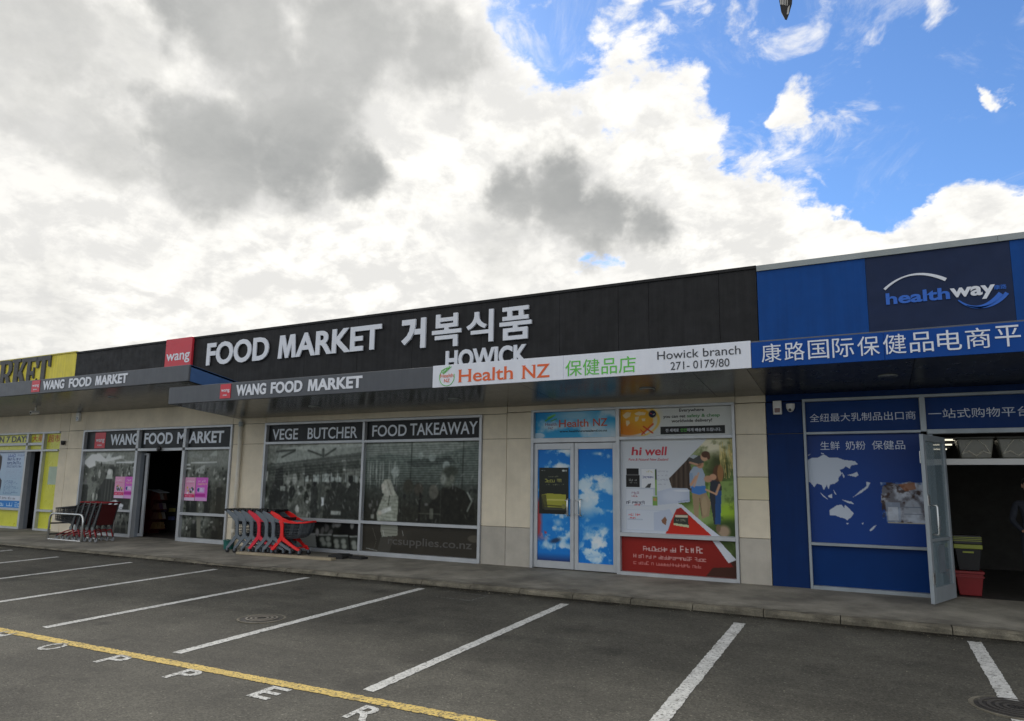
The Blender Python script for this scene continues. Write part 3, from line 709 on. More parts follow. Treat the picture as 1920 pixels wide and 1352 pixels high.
cv = market(1.68, .57, 9, 0, .6, 40); cv.poly([(.32, 0), (.42, 0), (.44, .85), (.52, .97), (.36, .97)], (110, 110, 102)); cv.line(.05, .6, .18, .15, .02, (120, 120, 114)); cv.put(np.clip((cv.X-.5)*3, 0, 1), (48, 46, 40), .7)
printed('window_print', cv, -11.06, -9.38, .10, .67, PY, fr)
# sliding leaf pushed open to the left
dr = frame_bars('sliding_door', [(-12.93, -12.83, .02, 2.30), (-14.6, -12.93, .02, .10), (-14.6, -12.93, 2.24, 2.30)], kt, y0=.17, y1=.22)
obj('pane', MB().box(-14.6, -12.93, .19, .20, .10, 2.24), dropc, dr)
# food hall windows
fr = frame_bars('window_frame', [(-8.18, -2.02, 2.93, 2.985), (-8.12, -5.12, 2.46, 2.52), (-5.06, -2.08, 2.455, 2.515), (-8.18, -8.12, -.0, 2.93), (-5.12, -5.06, 0, 2.93), (-2.08, -2.02, 0, 2.93),
      (-8.12, -5.12, .665, .74), (-5.06, -2.08, .675, .74), (-8.12, -5.12, -.02, .075), (-5.06, -2.08, -.02, .085)], kt)
for x0, x1 in ((-8.12, -5.12), (-5.06, -2.08)): pane(fr, x0, x1, 2.515, 2.93, film)
text('VEGE', sx(-7.95), sx(-7.11), 2.575, .262, PY-.004, palev, fr, bold=.012)
text('BUTCHER', sx(-6.80), sx(-5.30), 2.575, .262, PY-.004, palev, fr, bold=.012)
text('FOOD', sx(-4.87), sx(-3.93), 2.595, .25, PY-.004, palev, fr, bold=.012)
text('TAKEAWAY', sx(-3.84), sx(-2.14), 2.60, .26, PY-.004, palev, fr, bold=.012)
cv = market(3.0, 1.72, 21, .30, 0, 170)
cv.poly([(.10, .10), (.62, .02), (1, 0), (1, .13), (.72, .17), (.42, .22), (.12, .28), (.02, .24)], (140, 146, 140)); cv.poly([(.14, .06), (.6, 0), (1, 0), (1, .05), (.5, .10)], (164, 170, 164), .8)
cv.poly([(0, .05), (.14, .05), (.10, .26), (0, .26)], (112, 116, 110), .8)
for a in ((.10, .10, .30, .08), (.16, .18, .30, .09), (.44, .09, .58, .16), (.72, .07, .62, .16)): cv.line(*a, .045, (74, 78, 74))
cv.line(.595, .08, .60, .20, .07, (84, 88, 84)); cv.line(.60, .16, .585, .9, .045, (72, 76, 72))
cv.poly([(.02, .28), (1, .12), (1, .20), (.02, .34)], (84, 88, 84), .8); cv.poly([(.02, .33), (.3, .30), (.96, .22), (.96, .32), (.4, .40), (.02, .42)], (66, 70, 66), .7)
for k in range(26):
    x = rng.uniform(.42, .97); cv.rect(x, .40+rng.uniform(0, .06), x+rng.uniform(.008, .03), .52, (160, 168, 164), .8)
for x in (.42, .50, .57, .68, .76, .84, .92): cv.line(x, .30, x, .58, .018, (56, 58, 56))
cv.poly([(.62, .96), (.64, .72), (.70, .58), (.80, .56), (.86, .60), (.90, .50), (1, .58), (1, 1), (.62, 1)], (58, 60, 57)); cv.ell(.885, .48, .024, .055, (44, 46, 44)); cv.ell(.72, .55, .03, .05, (54, 56, 54))
cv.poly([(.10, .35), (.18, .30), (.20, .75), (.09, .78)], (50, 52, 50), .9); cv.ell(.29, .66, .034, .09, (50, 52, 50)); cv.rect(.16, .58, .22, .65, (150, 156, 150), .8)
cv.put(np.clip((cv.Y-.78)*5, 0, 1)*np.clip((.62-cv.X)*5, 0, 1)*cv.noise(22, .4, .6, 5), (132, 136, 128), .55)
cv.rect(.70, .90, .80, .95, (160, 165, 160), .8); cv.poly([(.60, .72), (.625, .72), (.63, .82), (.605, .84)], (190, 196, 198))
for k in range(160):
    x, y = rng.uniform(0, 1), rng.uniform(.36, .98); v = int(rng.choice([46, 52, 60, 110, 140, 170])); cv.line(x, y, x+rng.uniform(-.02, .02), y+rng.uniform(.01, .06), rng.uniform(.008, .02), (v, v+3, v), .55)
for k in range(14):
    y = .16+.02*k; cv.line(.05, y+.10, 1, y-.02, .012, (56, 60, 56) if k % 2 else (140, 146, 140), .35)
for x in (.33, .66): cv.line(x, 0, x, 1, .012, (110, 114, 110), .5)
n = cv.noise(60, 0, 1, 47, 2); cv.a *= (.84+.32*n)[..., None]
printed('window_print', cv, -8.12, -5.12, .74, 2.46, PY, fr)
cv = Canvas(3.0, .59, .014, (40, 41, 39))
cv.put(cv.noise(8, .5, .8, 33), (66, 68, 64), .6)
for k in range(9):
    x, y = rng.uniform(.5, .95), rng.uniform(.05, .45); cv.ell(x, y, .03, .09, (int(rng.uniform(80, 150)),)*3, .8, rot=rng.uniform(0, 3))
for x0, x1, v in ((.36, .56, 120), (.60, .72, 60), (.74, .88, 66), (.90, .97, 60)):
    cv.poly([(x0, .50), (x1, .47), (x1+.02, .98), (x0+.01, .98)], (v, v+3, v)); cv.line(x0, .50, x1, .48, .025, (160, 164, 162))
for x, y in ((.63, .68), (.69, .64), (.65, .82), (.70, .84), (.77, .72), (.84, .70), (.78, .88), (.85, .88), (.94, .74), (.95, .88)): cv.ell(x, y, .024, .10, (128, 132, 126), soft=.5)
printed('window_print', cv, -8.12, -5.12, .075, .665, PY, fr)
cv = Canvas(2.98, 1.72, .013, (70, 74, 70))
cv.put((.52-cv.Y)/.35, (116, 126, 120), .9); cv.put(cv.noise(4, .4, .7, 41), (90, 96, 92), .5)
cv.poly([(0, .02), (.7, 0), (.98, .04), (.55, .20), (.2, .14), (0, .20)], (146, 152, 146), .8); cv.poly([(.35, .24), (.75, .18), (.8, .27), (.45, .32)], (62, 66, 64), .8)
for x, y, a, b_ in ((.28, .38, .035, .07), (.72, .30, .03, .06), (.60, .20, .03, .05), (.5, .17, .02, .05)): cv.ell(x, y, a, b_, (172, 182, 178), .8)
for k in range(36):
    y = .03+.52*k/36; cv.line(0, y+.012, 1, y-.01, .014, (56, 62, 58) if k % 2 else (140, 150, 144), .55)  # horizontal lines reflected in the glass, painted into the print
for x in (.42, .86): cv.line(x, .0, x-.01, 1, .02, (46, 48, 46), .8)
for k in range(30):
    x = rng.uniform(.02, .3); cv.line(x, rng.uniform(.22, .3), x, rng.uniform(.36, .6), .012, (170, 176, 170), .6)
cv.put(np.clip((cv.Y-.52)*3, 0, 1)*.95, (56, 56, 51))
for k in range(40):
    x, y = rng.uniform(0, 1), rng.uniform(.55, .98); cv.ell(x, y, rng.uniform(.006, .018), rng.uniform(.01, .04), (int(rng.choice([40, 44, 90, 120])),)*3, .6)
# man on the right, woman in a quilted coat on the left
cv.poly([(.56, 1), (.585, .78), (.64, .64), (.70, .56), (.79, .54), (.88, .60), (.95, .74), (.965, 1)], (50, 50, 46)); cv.ell(.735, .44, .055, .115, (96, 100, 92), 1, .5); cv.ell(.755, .375, .062, .075, (70, 74, 68), .9, .5); cv.ell(.70, .46, .022, .06, (138, 144, 138), .8, .9); cv.ell(.685, .47, .012, .03, (120, 124, 116), .8, .8); cv.ell(.77, .45, .016, .04, (110, 112, 104), .8, .6)
cv.line(.90, .62, .935, .72, .03, (140, 146, 140)); cv.line(.935, .72, .90, .84, .025, (130, 136, 130)); cv.ell(.62, .62, .04, .09, (90, 90, 84)); cv.ell(.40, .56, .045, .09, (66, 66, 60)); cv.ell(.49, .59, .04, .08, (74, 72, 66))
cv.poly([(.13, 1), (.12, .90), (.17, .70), (.20, .62), (.27, .60), (.315, .70), (.31, 1)], (138, 142, 132))
for k in range(8): cv.line(.16, .70+.04*k, .31, .68+.045*k, .014, (108, 112, 102), .8)
cv.poly([(.165, .64), (.155, .54), (.185, .47), (.235, .47), (.27, .58), (.28, .66), (.22, .70)], (150, 152, 142)); cv.ell(.175, .57, .016, .04, (168, 166, 156)); cv.line(.21, .50, .25, .66, .02, (112, 112, 104)); cv.line(.19, .5, .22, .68, .018, (174, 174, 164), .7)
cv.poly([(.15, .87), (.25, .81), (.255, .86), (.16, .92)], (180, 184, 178)); cv.line(.235, .68, .225, .80, .018, (50, 52, 46)); cv.ell(.15, .90, .02, .03, (160, 156, 146)); cv.rect(.07, .92, .10, .97, (150, 152, 146), .7)
cv.line(.505, .64, .50, .98, .03, (38, 36, 30)); cv.line(.5, .885, .68, .885, .015, (100, 102, 94)); cv.rect(.59, .82, .62, .95, (104, 106, 98), .7)
for k in range(130):
    x, y = rng.uniform(0, 1), rng.uniform(.10, .98); v = int(rng.choice([44, 50, 96, 128, 160])); cv.line(x, y, x+rng.uniform(-.02, .02), y+rng.uniform(.01, .07), rng.uniform(.008, .02), (v, v+3, v), .45)
for x in (.345, .68): cv.line(x, 0, x, 1, .012, (96, 100, 96), .5)
n = cv.noise(70, 0, 1, 44, 2); cv.a *= (.84+.32*n)[..., None]
printed('window_print', cv, -5.06, -2.08, .74, 2.455, PY, fr)
cv = Canvas(2.98, .59, .013, (46, 43, 37)); cv.put(cv.noise(6, .4, .8, 50), (58, 54, 47), .7)
cv.poly([(.165, 0), (.315, 0), (.32, .38), (.18, .46), (.165, .25)], (128, 130, 118)); cv.line(.17, .18, .32, .2, .014, (100, 102, 92)); cv.line(.17, .30, .32, .32, .014, (100, 102, 92)); cv.line(.185, .2, .20, .46, .014, (170, 172, 164))
cv.poly([(.14, 1), (.17, .46), (.29, .42), (.25, 1)], (62, 60, 54)); cv.line(.09, .15, .13, .6, .008, (90, 88, 80)); cv.line(.13, .6, .11, .9, .008, (80, 78, 70)); cv.line(.36, .20, .37, .38, .012, (130, 130, 124)); cv.line(.04, .9, .14, .97, .016, (120, 122, 116))
cv.ell(.96, .35, .05, .12, (84, 80, 70), .7)
printed('window_print', cv, -5.06, -2.08, .085, .675, PY, fr)
text('rcsupplies.co.nz', sx(-4.32), sx(-2.22), .26, .16, PY-.003, M('faded_lettering', (.085, .08, .072), rough=.5), fr, bold=.01, depth=.002)

# --- pharmacy / health shop
ht = thing('health_shop', (1, 0, 0), 'beige health shop with sky printed double doors', 'shop', 'shops in the row')
shell(ht, -1.45, 3.42)
PJ = [-1.45, -.30, .91, 1.50, 2.78, 3.42]
for a, b_ in zip(PJ[:-1], PJ[1:]): obj('parapet_panel', MB().box(a+.003, b_-.003, -.02, .22, 3.2, 5.355), blackp, ht)
obj('parapet_back', MB().box(-1.44, 3.41, .222, .24, 3.2, 5.34), joint, ht)
obj('parapet_cap', MB().box(-1.449, 3.425, -.045, .26, 5.357, 5.41), blackp, ht)
panel(ht, -1.45, 2.99, 3.01, 3.18, beige, name='lintel_panel'); panel(ht, 2.99, 3.49, 3.01, 3.18, beige, name='lintel_panel')
pier(ht, -1.46, -.90, (-.05, .74, 2.48, 3.005), (beige2, beige, beige))
pier(ht, 2.98, 3.485, (-.05, .74, 1.37, 1.75, 2.47, 3.005), (beige2, beige, beige3, beige, beige))
fr = frame_bars('window_frame', [(-.90, 2.98, 2.985, 3.03), (-.90, -.845, 0, 2.985), (.845, .915, 0, 2.985), (2.93, 2.98, 0, 2.985), (-.845, .845, 2.385, 2.475), (.915, 2.93, 2.415, 2.475), (.915, 2.93, .675, .745), (.915, 2.93, -.02, .06)], ht)
cv = Canvas(1.69, .51, .010, (28, 130, 206))
cv.put((cv.X*.6+cv.Y*.6), (70, 176, 226), .7); c1 = cv.noise(3, .52, .74, 60, 6); cv.put(c1, (206, 226, 240), .9)
cv.ell(.5, .15, .25, .22, (196, 222, 238), .6, 1.2); cv.ell(.95, .85, .25, .3, (210, 228, 240), .7, 1.2); cv.ell(.04, .9, .08, .12, (190, 216, 236), .9)
cv.line(.13, .32, .24, .12, .03, (70, 150, 60)); cv.line(.16, .2, .25, .1, .025, (110, 190, 80)); cv.line(.20, .34, .27, .26, .02, (60, 140, 60))
printed('window_print', cv, -.845, .845, 2.475, 2.985, PY, fr)
brick = M('rust_vinyl', (.55, .10, .05), rough=.5)
text('Health', -.335, .275, 2.685, .145, PY-.004, brick, fr, bold=.012); text('NZ', .37, .655, 2.69, .145, PY-.004, brick, fr, bold=.012)
text('www.healthnewzealand.co.nz', -.325, .65, 2.585, .042, PY-.004, M('black_ink', (.01, .012, .012)), fr, bold=.016)
text('Health', -.63, -.38, 2.72, .06, PY-.004, M('violet_vinyl', (.25, .16, .28), rough=.5), fr, bold=.004); text('NZ', -.56, -.46, 2.65, .045, PY-.004, M('violet_vinyl', (.25, .16, .28)), fr, bold=.004)
# globe banner
cv = Canvas(2.015, .51, .009, (206, 210, 206))
cv.ell(.10, .42, .27, .62*1.02, (232, 190, 90), 1, .03); cv.ell(.10, .42, .245, .57*1.02, (206, 206, 200), 1, .03); cv.ell(.09, .42, .215, .52, (226, 140, 30), 1, .04); cv.ell(.17, .25, .14, .34, (244, 178, 52), .7, 1.4); cv.ell(.02, .8, .12, .3, (206, 92, 20), .5, 1.2)
cv.rect(.0, .0, 1, .001, (0, 0, 0))
for pts in ([(.02, .2), (.06, .1), (.10, .12), (.09, .26), (.05, .34), (.03, .28)], [(.05, .42), (.08, .40), (.09, .5), (.06, .62), (.05, .52)], [(.13, .16), (.17, .10), (.24, .14), (.23, .22), (.18, .24), (.15, .22)], [(.135, .28), (.175, .27), (.165, .42), (.14, .46)], [(.2, .36), (.235, .36), (.23, .44), (.205, .44)]): cv.poly(pts, (240, 214, 170), .9)
cv.ell(.30, .20, .040, .15, (200, 160, 70), 1, .06); cv.ell(.30, .20, .034, .13, (22, 30, 60), 1, .06); cv.line(.28, .17, .295, .2, .012, (200, 60, 60)); cv.line(.305, .23, .32, .2, .01, (220, 220, 220))
cv.line(.20, .92, .305, .56, .03, (206, 70, 30)); cv.line(.215, .64, .30, .88, .025, (190, 56, 26)); cv.line(.19, .76, .23, .92, .016, (190, 56, 26))
printed('window_print', cv, .915, 2.93, 2.475, 2.985, PY, fr)
text('Everywhere', 2.01, 2.45, 2.905, .056, PY-.004, M('black_ink', (.01, .012, .012), rough=.4), fr, bold=.014); text('you can get', 1.72, 2.12, 2.80, .056, PY-.004, M('black_ink', (.01, .012, .012), rough=.4), fr, bold=.014)
text('safety & cheap', 2.15, 2.72, 2.80, .056, PY-.004, M('green_ink', (.03, .24, .04), rough=.5), fr, bold=.014); text('worldwide delivery!', 1.87, 2.585, 2.715, .056, PY-.004, M('black_ink', (.01, .012, .012), rough=.4), fr, bold=.014)
obj('black_strip', MB().box(1.665, 2.80, PY-.005, PY, 2.505, 2.645), M('black_ink', (.01, .012, .012), rough=.4), fr, bevel=.03, seg=3)
text('전 세계로', 1.76, 2.00, 2.545, .06, PY-.009, white, fr, bold=.008, cjk=True); text('안전', 2.03, 2.14, 2.545, .06, PY-.009, greenv, fr, bold=.008, cjk=True); text('하게 배송해 드립니다.', 2.145, 2.735, 2.545, .06, PY-.009, white, fr, bold=.008, cjk=True)
# family poster over both panes
def family(part):
    cv = Canvas(2.015, 1.67 if part == 0 else .615, .008, (206, 212, 218))
    if part == 0:
        cv.put(cv.Y, (186, 196, 214), .6)
        ph = [(.78, .0), (1, 0), (1, 1), (.87, 1), (.50, .66), (.44, .42)]
        base = cv.a.copy(); cv.a[:] = (96, 124, 60)
        cv.put((.45-cv.Y)*3, (176, 180, 130), .8); cv.put(cv.noise(7, .45, .7, 71), (70, 92, 44), .8)
        cv.ell(.80, .08, .16, .12, (236, 226, 190), .95, 1.2); cv.ell(.86, .30, .10, .14, (58, 62, 36), .95, .8); cv.ell(.70, .25, .1, .14, (120, 140, 84), .7, 1)
        for k in range(46):
            x = .88+.13*rng.random(); cv.line(x, rng.random()*.2, x+.01, .2+rng.random()*.22, .010, (226, 204, 128) if k % 3 else (176, 150, 76), .8)
        cv.rect(.78, .44, 1, .70, (132, 160, 86), .75); cv.ell(.95, .76, .12, .10, (150, 190, 50), .9, .8); cv.ell(.95, .95, .14, .13, (52, 70, 34), .95, .7); cv.put(cv.noise(26, .5, .8, 77), (52, 66, 30), .45)
        cv.poly([(.40, .30), (.62, .12), (.66, .55), (.46, .55)], (66, 54, 46));
        for k in range(9): cv.line(.47+.02*k, .2, .46+.022*k, .55, .012, (40, 32, 28) if k % 2 else (92, 78, 66), .8)
        cv.ell(.66, .80, .14, .10, (150, 170, 110), .7, .9)
        # father carrying the boy
        cv.poly([(.640, .56), (.76, .56), (.80, .66), (.78, .80), (.72, .83), (.70, .66), (.69, .83), (.655, .80)], (150, 128, 98)); cv.line(.705, .62, .72, .80, .014, (110, 92, 70)); cv.ell(.745, .70, .025, .10, (168, 146, 112), .7)
        cv.poly([(.625, .35), (.66, .29), (.73, .30), (.755, .38), (.755, .56), (.64, .57)], (150, 166, 186)); cv.poly([(.62, .36), (.65, .36), (.66, .50), (.625, .52)], (126, 150, 180)); cv.poly([(.635, .50), (.755, .49), (.765, .56), (.70, .585), (.64, .565)], (60, 112, 186))
        cv.line(.635, .48, .68, .40, .05, (196, 142, 112)); cv.ell(.715, .265, .032, .045, (186, 132, 102)); cv.line(.69, .24, .72, .22, .05, (92, 66, 46)); cv.ell(.70, .26, .03, .03, (110, 80, 58), .6)
        cv.poly([(.61, .22), (.66, .17), (.74, .18), (.75, .25), (.68, .27), (.63, .27)], (66, 68, 66)); cv.poly([(.62, .19), (.66, .165), (.70, .18), (.66, .21)], (166, 176, 182)); cv.line(.63, .25, .69, .27, .035, (190, 140, 112)); cv.ell(.755, .19, .034, .045, (196, 148, 116)); cv.ell(.765, .165, .036, .034, (78, 54, 40)); cv.ell(.79, .19, .014, .03, (84, 58, 42))
        # mother
        cv.poly([(.80, .42), (.87, .42), (.895, .50), (.885, .62), (.87, .88), (.82, .88), (.79, .60)], (44, 48, 56)); cv.poly([(.84, .54), (.89, .54), (.875, .88), (.83, .88)], (38, 70, 120)); cv.ell(.868, .36, .045, .085, (84, 56, 38)); cv.ell(.885, .36, .025, .09, (168, 120, 72), .7); cv.ell(.822, .40, .03, .032, (196, 142, 110)); cv.ell(.78, .42, .035, .035, (190, 136, 108), .9)
        cv.line(.875, .48, .845, .575, .04, (190, 140, 108)); cv.line(.845, .575, .76, .53, .03, (196, 146, 114)); cv.line(.66, .50, .70, .36, .03, (200, 150, 120), .8)
        cv.ell(.90, .95, .05, .06, (166, 138, 116), .9, .6); cv.ell(.855, .92, .02, .04, (110, 88, 70), .9, .5)
        photo = cv.a.copy(); cv.a = base; mask = Canvas(2.015, 1.67, .008, (0, 0, 0)).poly(ph, (1, 1, 1)).a[..., :1]; cv.a = cv.a*(1-mask)+photo*mask
        cv.poly([(.50, .69), (.55, .69), (.86, 1), (.80, 1)], (206, 212, 226)); cv.poly([(.40, 1), (.43, .92), (.50, .74), (.54, .72), (.80, 1)], (188, 40, 28)); cv.poly([(.50, .74), (.54, .72), (.60, .79), (.49, .80)], (150, 40, 36))
        # packs and jars
        cv.rect(.05, .31, .165, .385, (24, 24, 26)); cv.rect(.045, .385, .175, .515, (30, 29, 30)); cv.rect(.055, .372, .165, .388, (80, 80, 82)); cv.scribble(.075, .15, .435, .018, (140, 142, 140), 4, 81); cv.scribble(.07, .15, .46, .016, (120, 122, 120), 5, 82)
        cv.rect(.185, .312, .335, .605, (176, 186, 202), .8); cv.rect(.19, .315, .315, .52, (222, 226, 232)); cv.scribble(.20, .30, .405, .022, (70, 80, 130), 7, 83); cv.scribble(.24, .30, .345, .014, (190, 180, 120), 4, 84); cv.rect(.315, .32, .330, .60, (120, 160, 80)); cv.rect(.318, .32, .330, .43, (30, 34, 30)); cv.poly([(.22, .52), (.25, .48), (.28, .47), (.27, .52)], (60, 62, 62))
        for k in range(4): cv.scribble(.34, .44, .34+.045*k, .016, (150, 154, 172), 5, 90+k, .8)
        cv.rect(.042, .525, .303, .715, (178, 188, 206), .7); cv.rect(.048, .532, .297, .706, (206, 214, 226)); cv.scribble(.10, .17, .575, .02, (120, 60, 90), 3, 95); cv.scribble(.10, .16, .61, .02, (150, 50, 60), 3, 96); cv.scribble(.05, .22, .68, .03, (60, 60, 74), 9, 97); cv.scribble(.12, .20, .70, .022, (190, 60, 60), 4, 98)
        cv.rect(.29, .61, .335, .71, (110, 150, 74)); cv.rect(.30, .625, .325, .66, (170, 130, 80))
        cv.poly([(.33, .56), (.45, .52), (.60, .52), (.62, .54), (.62, .66), (.34, .70)], (172, 184, 208)); cv.ell(.47, .60, .10, .07, (196, 206, 224), .8, .8); cv.line(.52, .66, .62, .64, .012, (130, 142, 180)); cv.ell(.55, .545, .07, .012, (220, 226, 236), .8, .6)
        cv.rect(.045, .755, .405, .975, (170, 184, 208), .7); cv.rect(.05, .76, .40, .97, (198, 208, 224)); cv.scribble(.07, .18, .81, .024, (200, 70, 76), 5, 99); cv.scribble(.08, .15, .845, .022, (200, 60, 66), 4, 100); cv.rect(.06, .855, .20, .868, (150, 166, 190), .6)
        cv.poly([(.30, .78), (.44, .74), (.47, .80), (.42, .97), (.30, .97)], (178, 190, 214)); cv.poly([(.365, .86), (.40, .82), (.415, .85), (.405, .91), (.375, .89)], (120, 76, 52), .9)
        cv.poly([(.475, .84), (.49, .80), (.60, .79), (.605, .91), (.475, .895)], (52, 56, 50)); cv.rect(.49, .80, .60, .822, (200, 186, 160)); cv.scribble(.50, .59, .85, .02, (130, 130, 110), 5, 101); cv.poly([(.475, .885), (.605, .90), (.605, .925), (.475, .905)], (186, 196, 150))
    else:
        cv.a[:] = (134, 32, 27); cv.put(cv.X*.8+cv.Y*.5-.3, (110, 28, 23), .8); cv.put((.12-cv.X)*4, (116, 28, 26), .5)
        cv.poly([(.82, 0), (1, 0), (1, 1), (.74, 1), (.80, .75), (.97, .70)], (60, 34, 26)); cv.poly([(.86, 0), (1, 0), (1, .52)], (62, 78, 40)); cv.put(cv.noise(20, .5, .75, 120)*(cv.X > .88)*(cv.Y < .6), (96, 120, 60), .6)
        cv.poly([(.80, .0), (.855, 0), (.995, .50), (.93, .60)], (206, 212, 224))
        cv.scribble(.20, .50, .33, .11, (206, 172, 170), 11, 121); cv.scribble(.53, .71, .29, .15, (210, 178, 176), 7, 122); cv.scribble(.11, .75, .55, .09, (206, 150, 146), 26, 123); cv.scribble(.11, .70, .74, .08, (200, 120, 116), 24, 124)
    return cv
printed('window_print', family(0), .915, 2.93, .745, 2.415, PY, fr)
printed('window_print', family(1), .915, 2.93, .06, .675, PY, fr)
crim = M('crimson_vinyl', (.55, .025, .05), rough=.45)
text('hi', 1.115, 1.30, 2.135, .15, PY-.004, crim, fr, bold=.022, slant=.12); text('well', 1.36, 1.76, 2.13, .155, PY-.004, crim, fr, bold=.022, slant=.12)
text('Pure & Natural New Zealand', 1.06, 1.79, 2.035, .045, PY-.004, crim, fr, bold=.0, slant=.2)
# double doors
def door_cloud(seed, w, h, left):
    cv = Canvas(w, h, .009, (14, 96, 196)); n1 = cv.noise(2.2, .42, .62, seed, 6); n2 = cv.noise(4, .45, .75, seed+3, 6)
    cv.put(np.clip(1-abs(cv.Y-.5)*1.2, 0, 1), (50, 146, 226), .6)
    def puff(cx, cy, rx, ry, a=.95):
        d = np.sqrt(((cv.X-cx)/rx)**2+((cv.Y-cy)/ry)**2); cv.put(np.clip(1.25-d+(n1-.5)*1.1+(n2-.5)*.6, 0, 1), (196, 226, 246), a); cv.put(np.clip(.9-d*1.3+(n2-.5), 0, 1), (232, 242, 248), a)
    if left:
        puff(.9, .02, .35, .04); puff(.66, .15, .28, .05); puff(.0, .37, .2, .05)
        cv.put(np.clip((.36-cv.X)*8+(n2-.5)*3, 0, 1)*np.clip((cv.Y-.42)*14, 0, 1)*np.clip((.84-cv.Y)*12, 0, 1), (176, 56, 50), .9)
        puff(.62, .66, .45, .12); cv.ell(.36, .67, .12, .03, (24, 112, 206), .9, .8); puff(.75, .87, .5, .03, .8); cv.ell(.55, .82, .16, .02, (40, 44, 60), .8, .8, -.3); cv.put(np.clip((cv.Y-.93)*14, 0, 1), (44, 40, 70), .8)
    else:
        puff(.55, .04, .55, .055); puff(.15, .3, .3, .08, .8); puff(.62, .33, .55, .14); puff(.2, .45, .4, .12); puff(.55, .84, .4, .13); puff(.3, .89, .25, .05); puff(.85, .54, .3, .04, .7)
    return cv
for k, (x0, x1, hx) in enumerate(((-.842, -.006, -.11), (.006, .842, .15))):
    d = frame_bars('door', [(x0, x0+.075, .015, 2.375), (x1-.075, x1, .015, 2.375), (x0+.075, x1-.075, 2.255, 2.375), (x0+.075, x1-.075, .015, .15)], ht, y0=.0, y1=.055)
    printed('door_print', door_cloud(140+k*9, .686, 2.105, k == 0), x0+.075, x1-.075, .15, 2.255, .03, d)
    b = MB().tube([(hx, -.002, 1.31), (hx, -.06, 1.31), (hx, -.07, 1.29), (hx, -.07, 1.03), (hx, -.06, 1.01), (hx, -.002, 1.01)], .017, 8)
    b.tube([(hx-.05 if k == 0 else hx-.10, -.07, 1.29), (hx, -.07, 1.29)], .010, 8); b.tube([(hx-.05 if k == 0 else hx-.10, -.07, 1.03), (hx, -.07, 1.03)], .010, 8)
    obj('handle', b, steel, d, smooth=True)
cv = Canvas(.60, .86, .008, (40, 44, 40))
cv.put(cv.Y-.3, (30, 30, 26), .8); cv.scribble(.06, .2, .06, .02, (130, 134, 130), 4, 160); cv.ell(.84, .06, .05, .022, (190, 196, 190)); cv.ell(.93, .06, .03, .02, (150, 156, 150)); cv.scribble(.32, .7, .19, .02, (110, 112, 90), 7, 161); cv.scribble(.20, .55, .28, .06, (180, 180, 80), 4, 162); cv.scribble(.62, .78, .28, .06, (170, 170, 90), 2, 163); cv.scribble(.22, .85, .37, .022, (120, 124, 96), 12, 164)
cv.poly([(.06, .60), (.30, .56), (.92, .58), (.92, .66), (.96, .80), (.9, .90), (.2, .90), (.12, .70)], (150, 150, 56)); cv.line(.2, .70, .9, .70, .03, (190, 186, 90)); cv.line(.2, .82, .9, .84, .025, (84, 84, 40)); cv.poly([(.06, .6), (.24, .59), (.3, .9), (.12, .9)], (60, 60, 40), .8); cv.rect(.18, .86, .95, .92, (60, 62, 52)); cv.ell(.85, .84, .07, .05, (120, 120, 70))
po = thing('poster', (-.43, .02, 1.03), 'black poster with yellow print on the left sky printed door', 'poster')
printed('sheet', cv, -.735, -.13, 1.03, 1.90, .021, po); obj('backing', MB().box(-.74, -.125, .022, .029, 1.025, 1.905), blackplastic, po)

# --- blue health shop at the right
bt = thing('blue_shop', (6, 0, 0), 'blue fronted health products shop at the right end with a propped open door', 'shop', 'shops in the row')
shell(bt, 3.43, 16)
for a, b_, m in ((3.43, 5.11, bluep), (5.11, 7.04, blued), (7.04, 9.2, bluep), (9.2, 12.6, bluep), (12.6, 16, bluep)):
    obj('parapet_panel', MB().box(a+.002, b_-.002, -.02, .22, 3.2, 5.30), m, bt)
obj('parapet_back', MB().box(3.44, 15.9, .222, .24, 3.2, 5.29), joint, bt)
for a, b_ in ((3.43, 6.9), (6.9, 11), (11, 16)): obj('parapet_cap', MB().box(a+.002, b_-.002, -.05, .28, 5.302, 5.40), zinc, bt)
panel(bt, 3.49, 16, 3.01, 3.18, bluew, name='lintel_panel')
pier(bt, 3.487, 4.06, (-.05, 2.47, 3.005), (bluew, bluew))
fr = frame_bars('window_frame', [(4.06, 10, 2.985, 3.03), (4.06, 4.10, 0, 2.985), (5.72, 5.80, 2.46, 2.985), (5.72, 5.80, 0, 2.40), (4.10, 5.72, 2.445, 2.485), (5.80, 10, 2.42, 2.49), (4.10, 5.72, .68, .725), (4.10, 5.72, -.02, .055), (9.9, 10, 0, 2.42)], bt, m=M('grey_frame', (.33, .37, .40), rough=.45, metal=.2))
pane(fr, 4.10, 5.72, 2.485, 2.985, bluefilm); pane(fr, 5.80, 10, 2.49, 2.985, bluefilm); pane(fr, 4.10, 5.72, .055, .68, bluefilm)
cv = Canvas(1.62, 1.72, .008, (20, 50, 112)); cv.put((.35-cv.Y)*2, (24, 40, 86), .9); cv.put(1-np.abs(cv.X-.45)*1.6, (16, 58, 134), .6)
W = (184, 196, 214)
def mapxy(p): return [((a-4.08)/1.64, (2.43-b_)/1.72) for a, b_ in p]
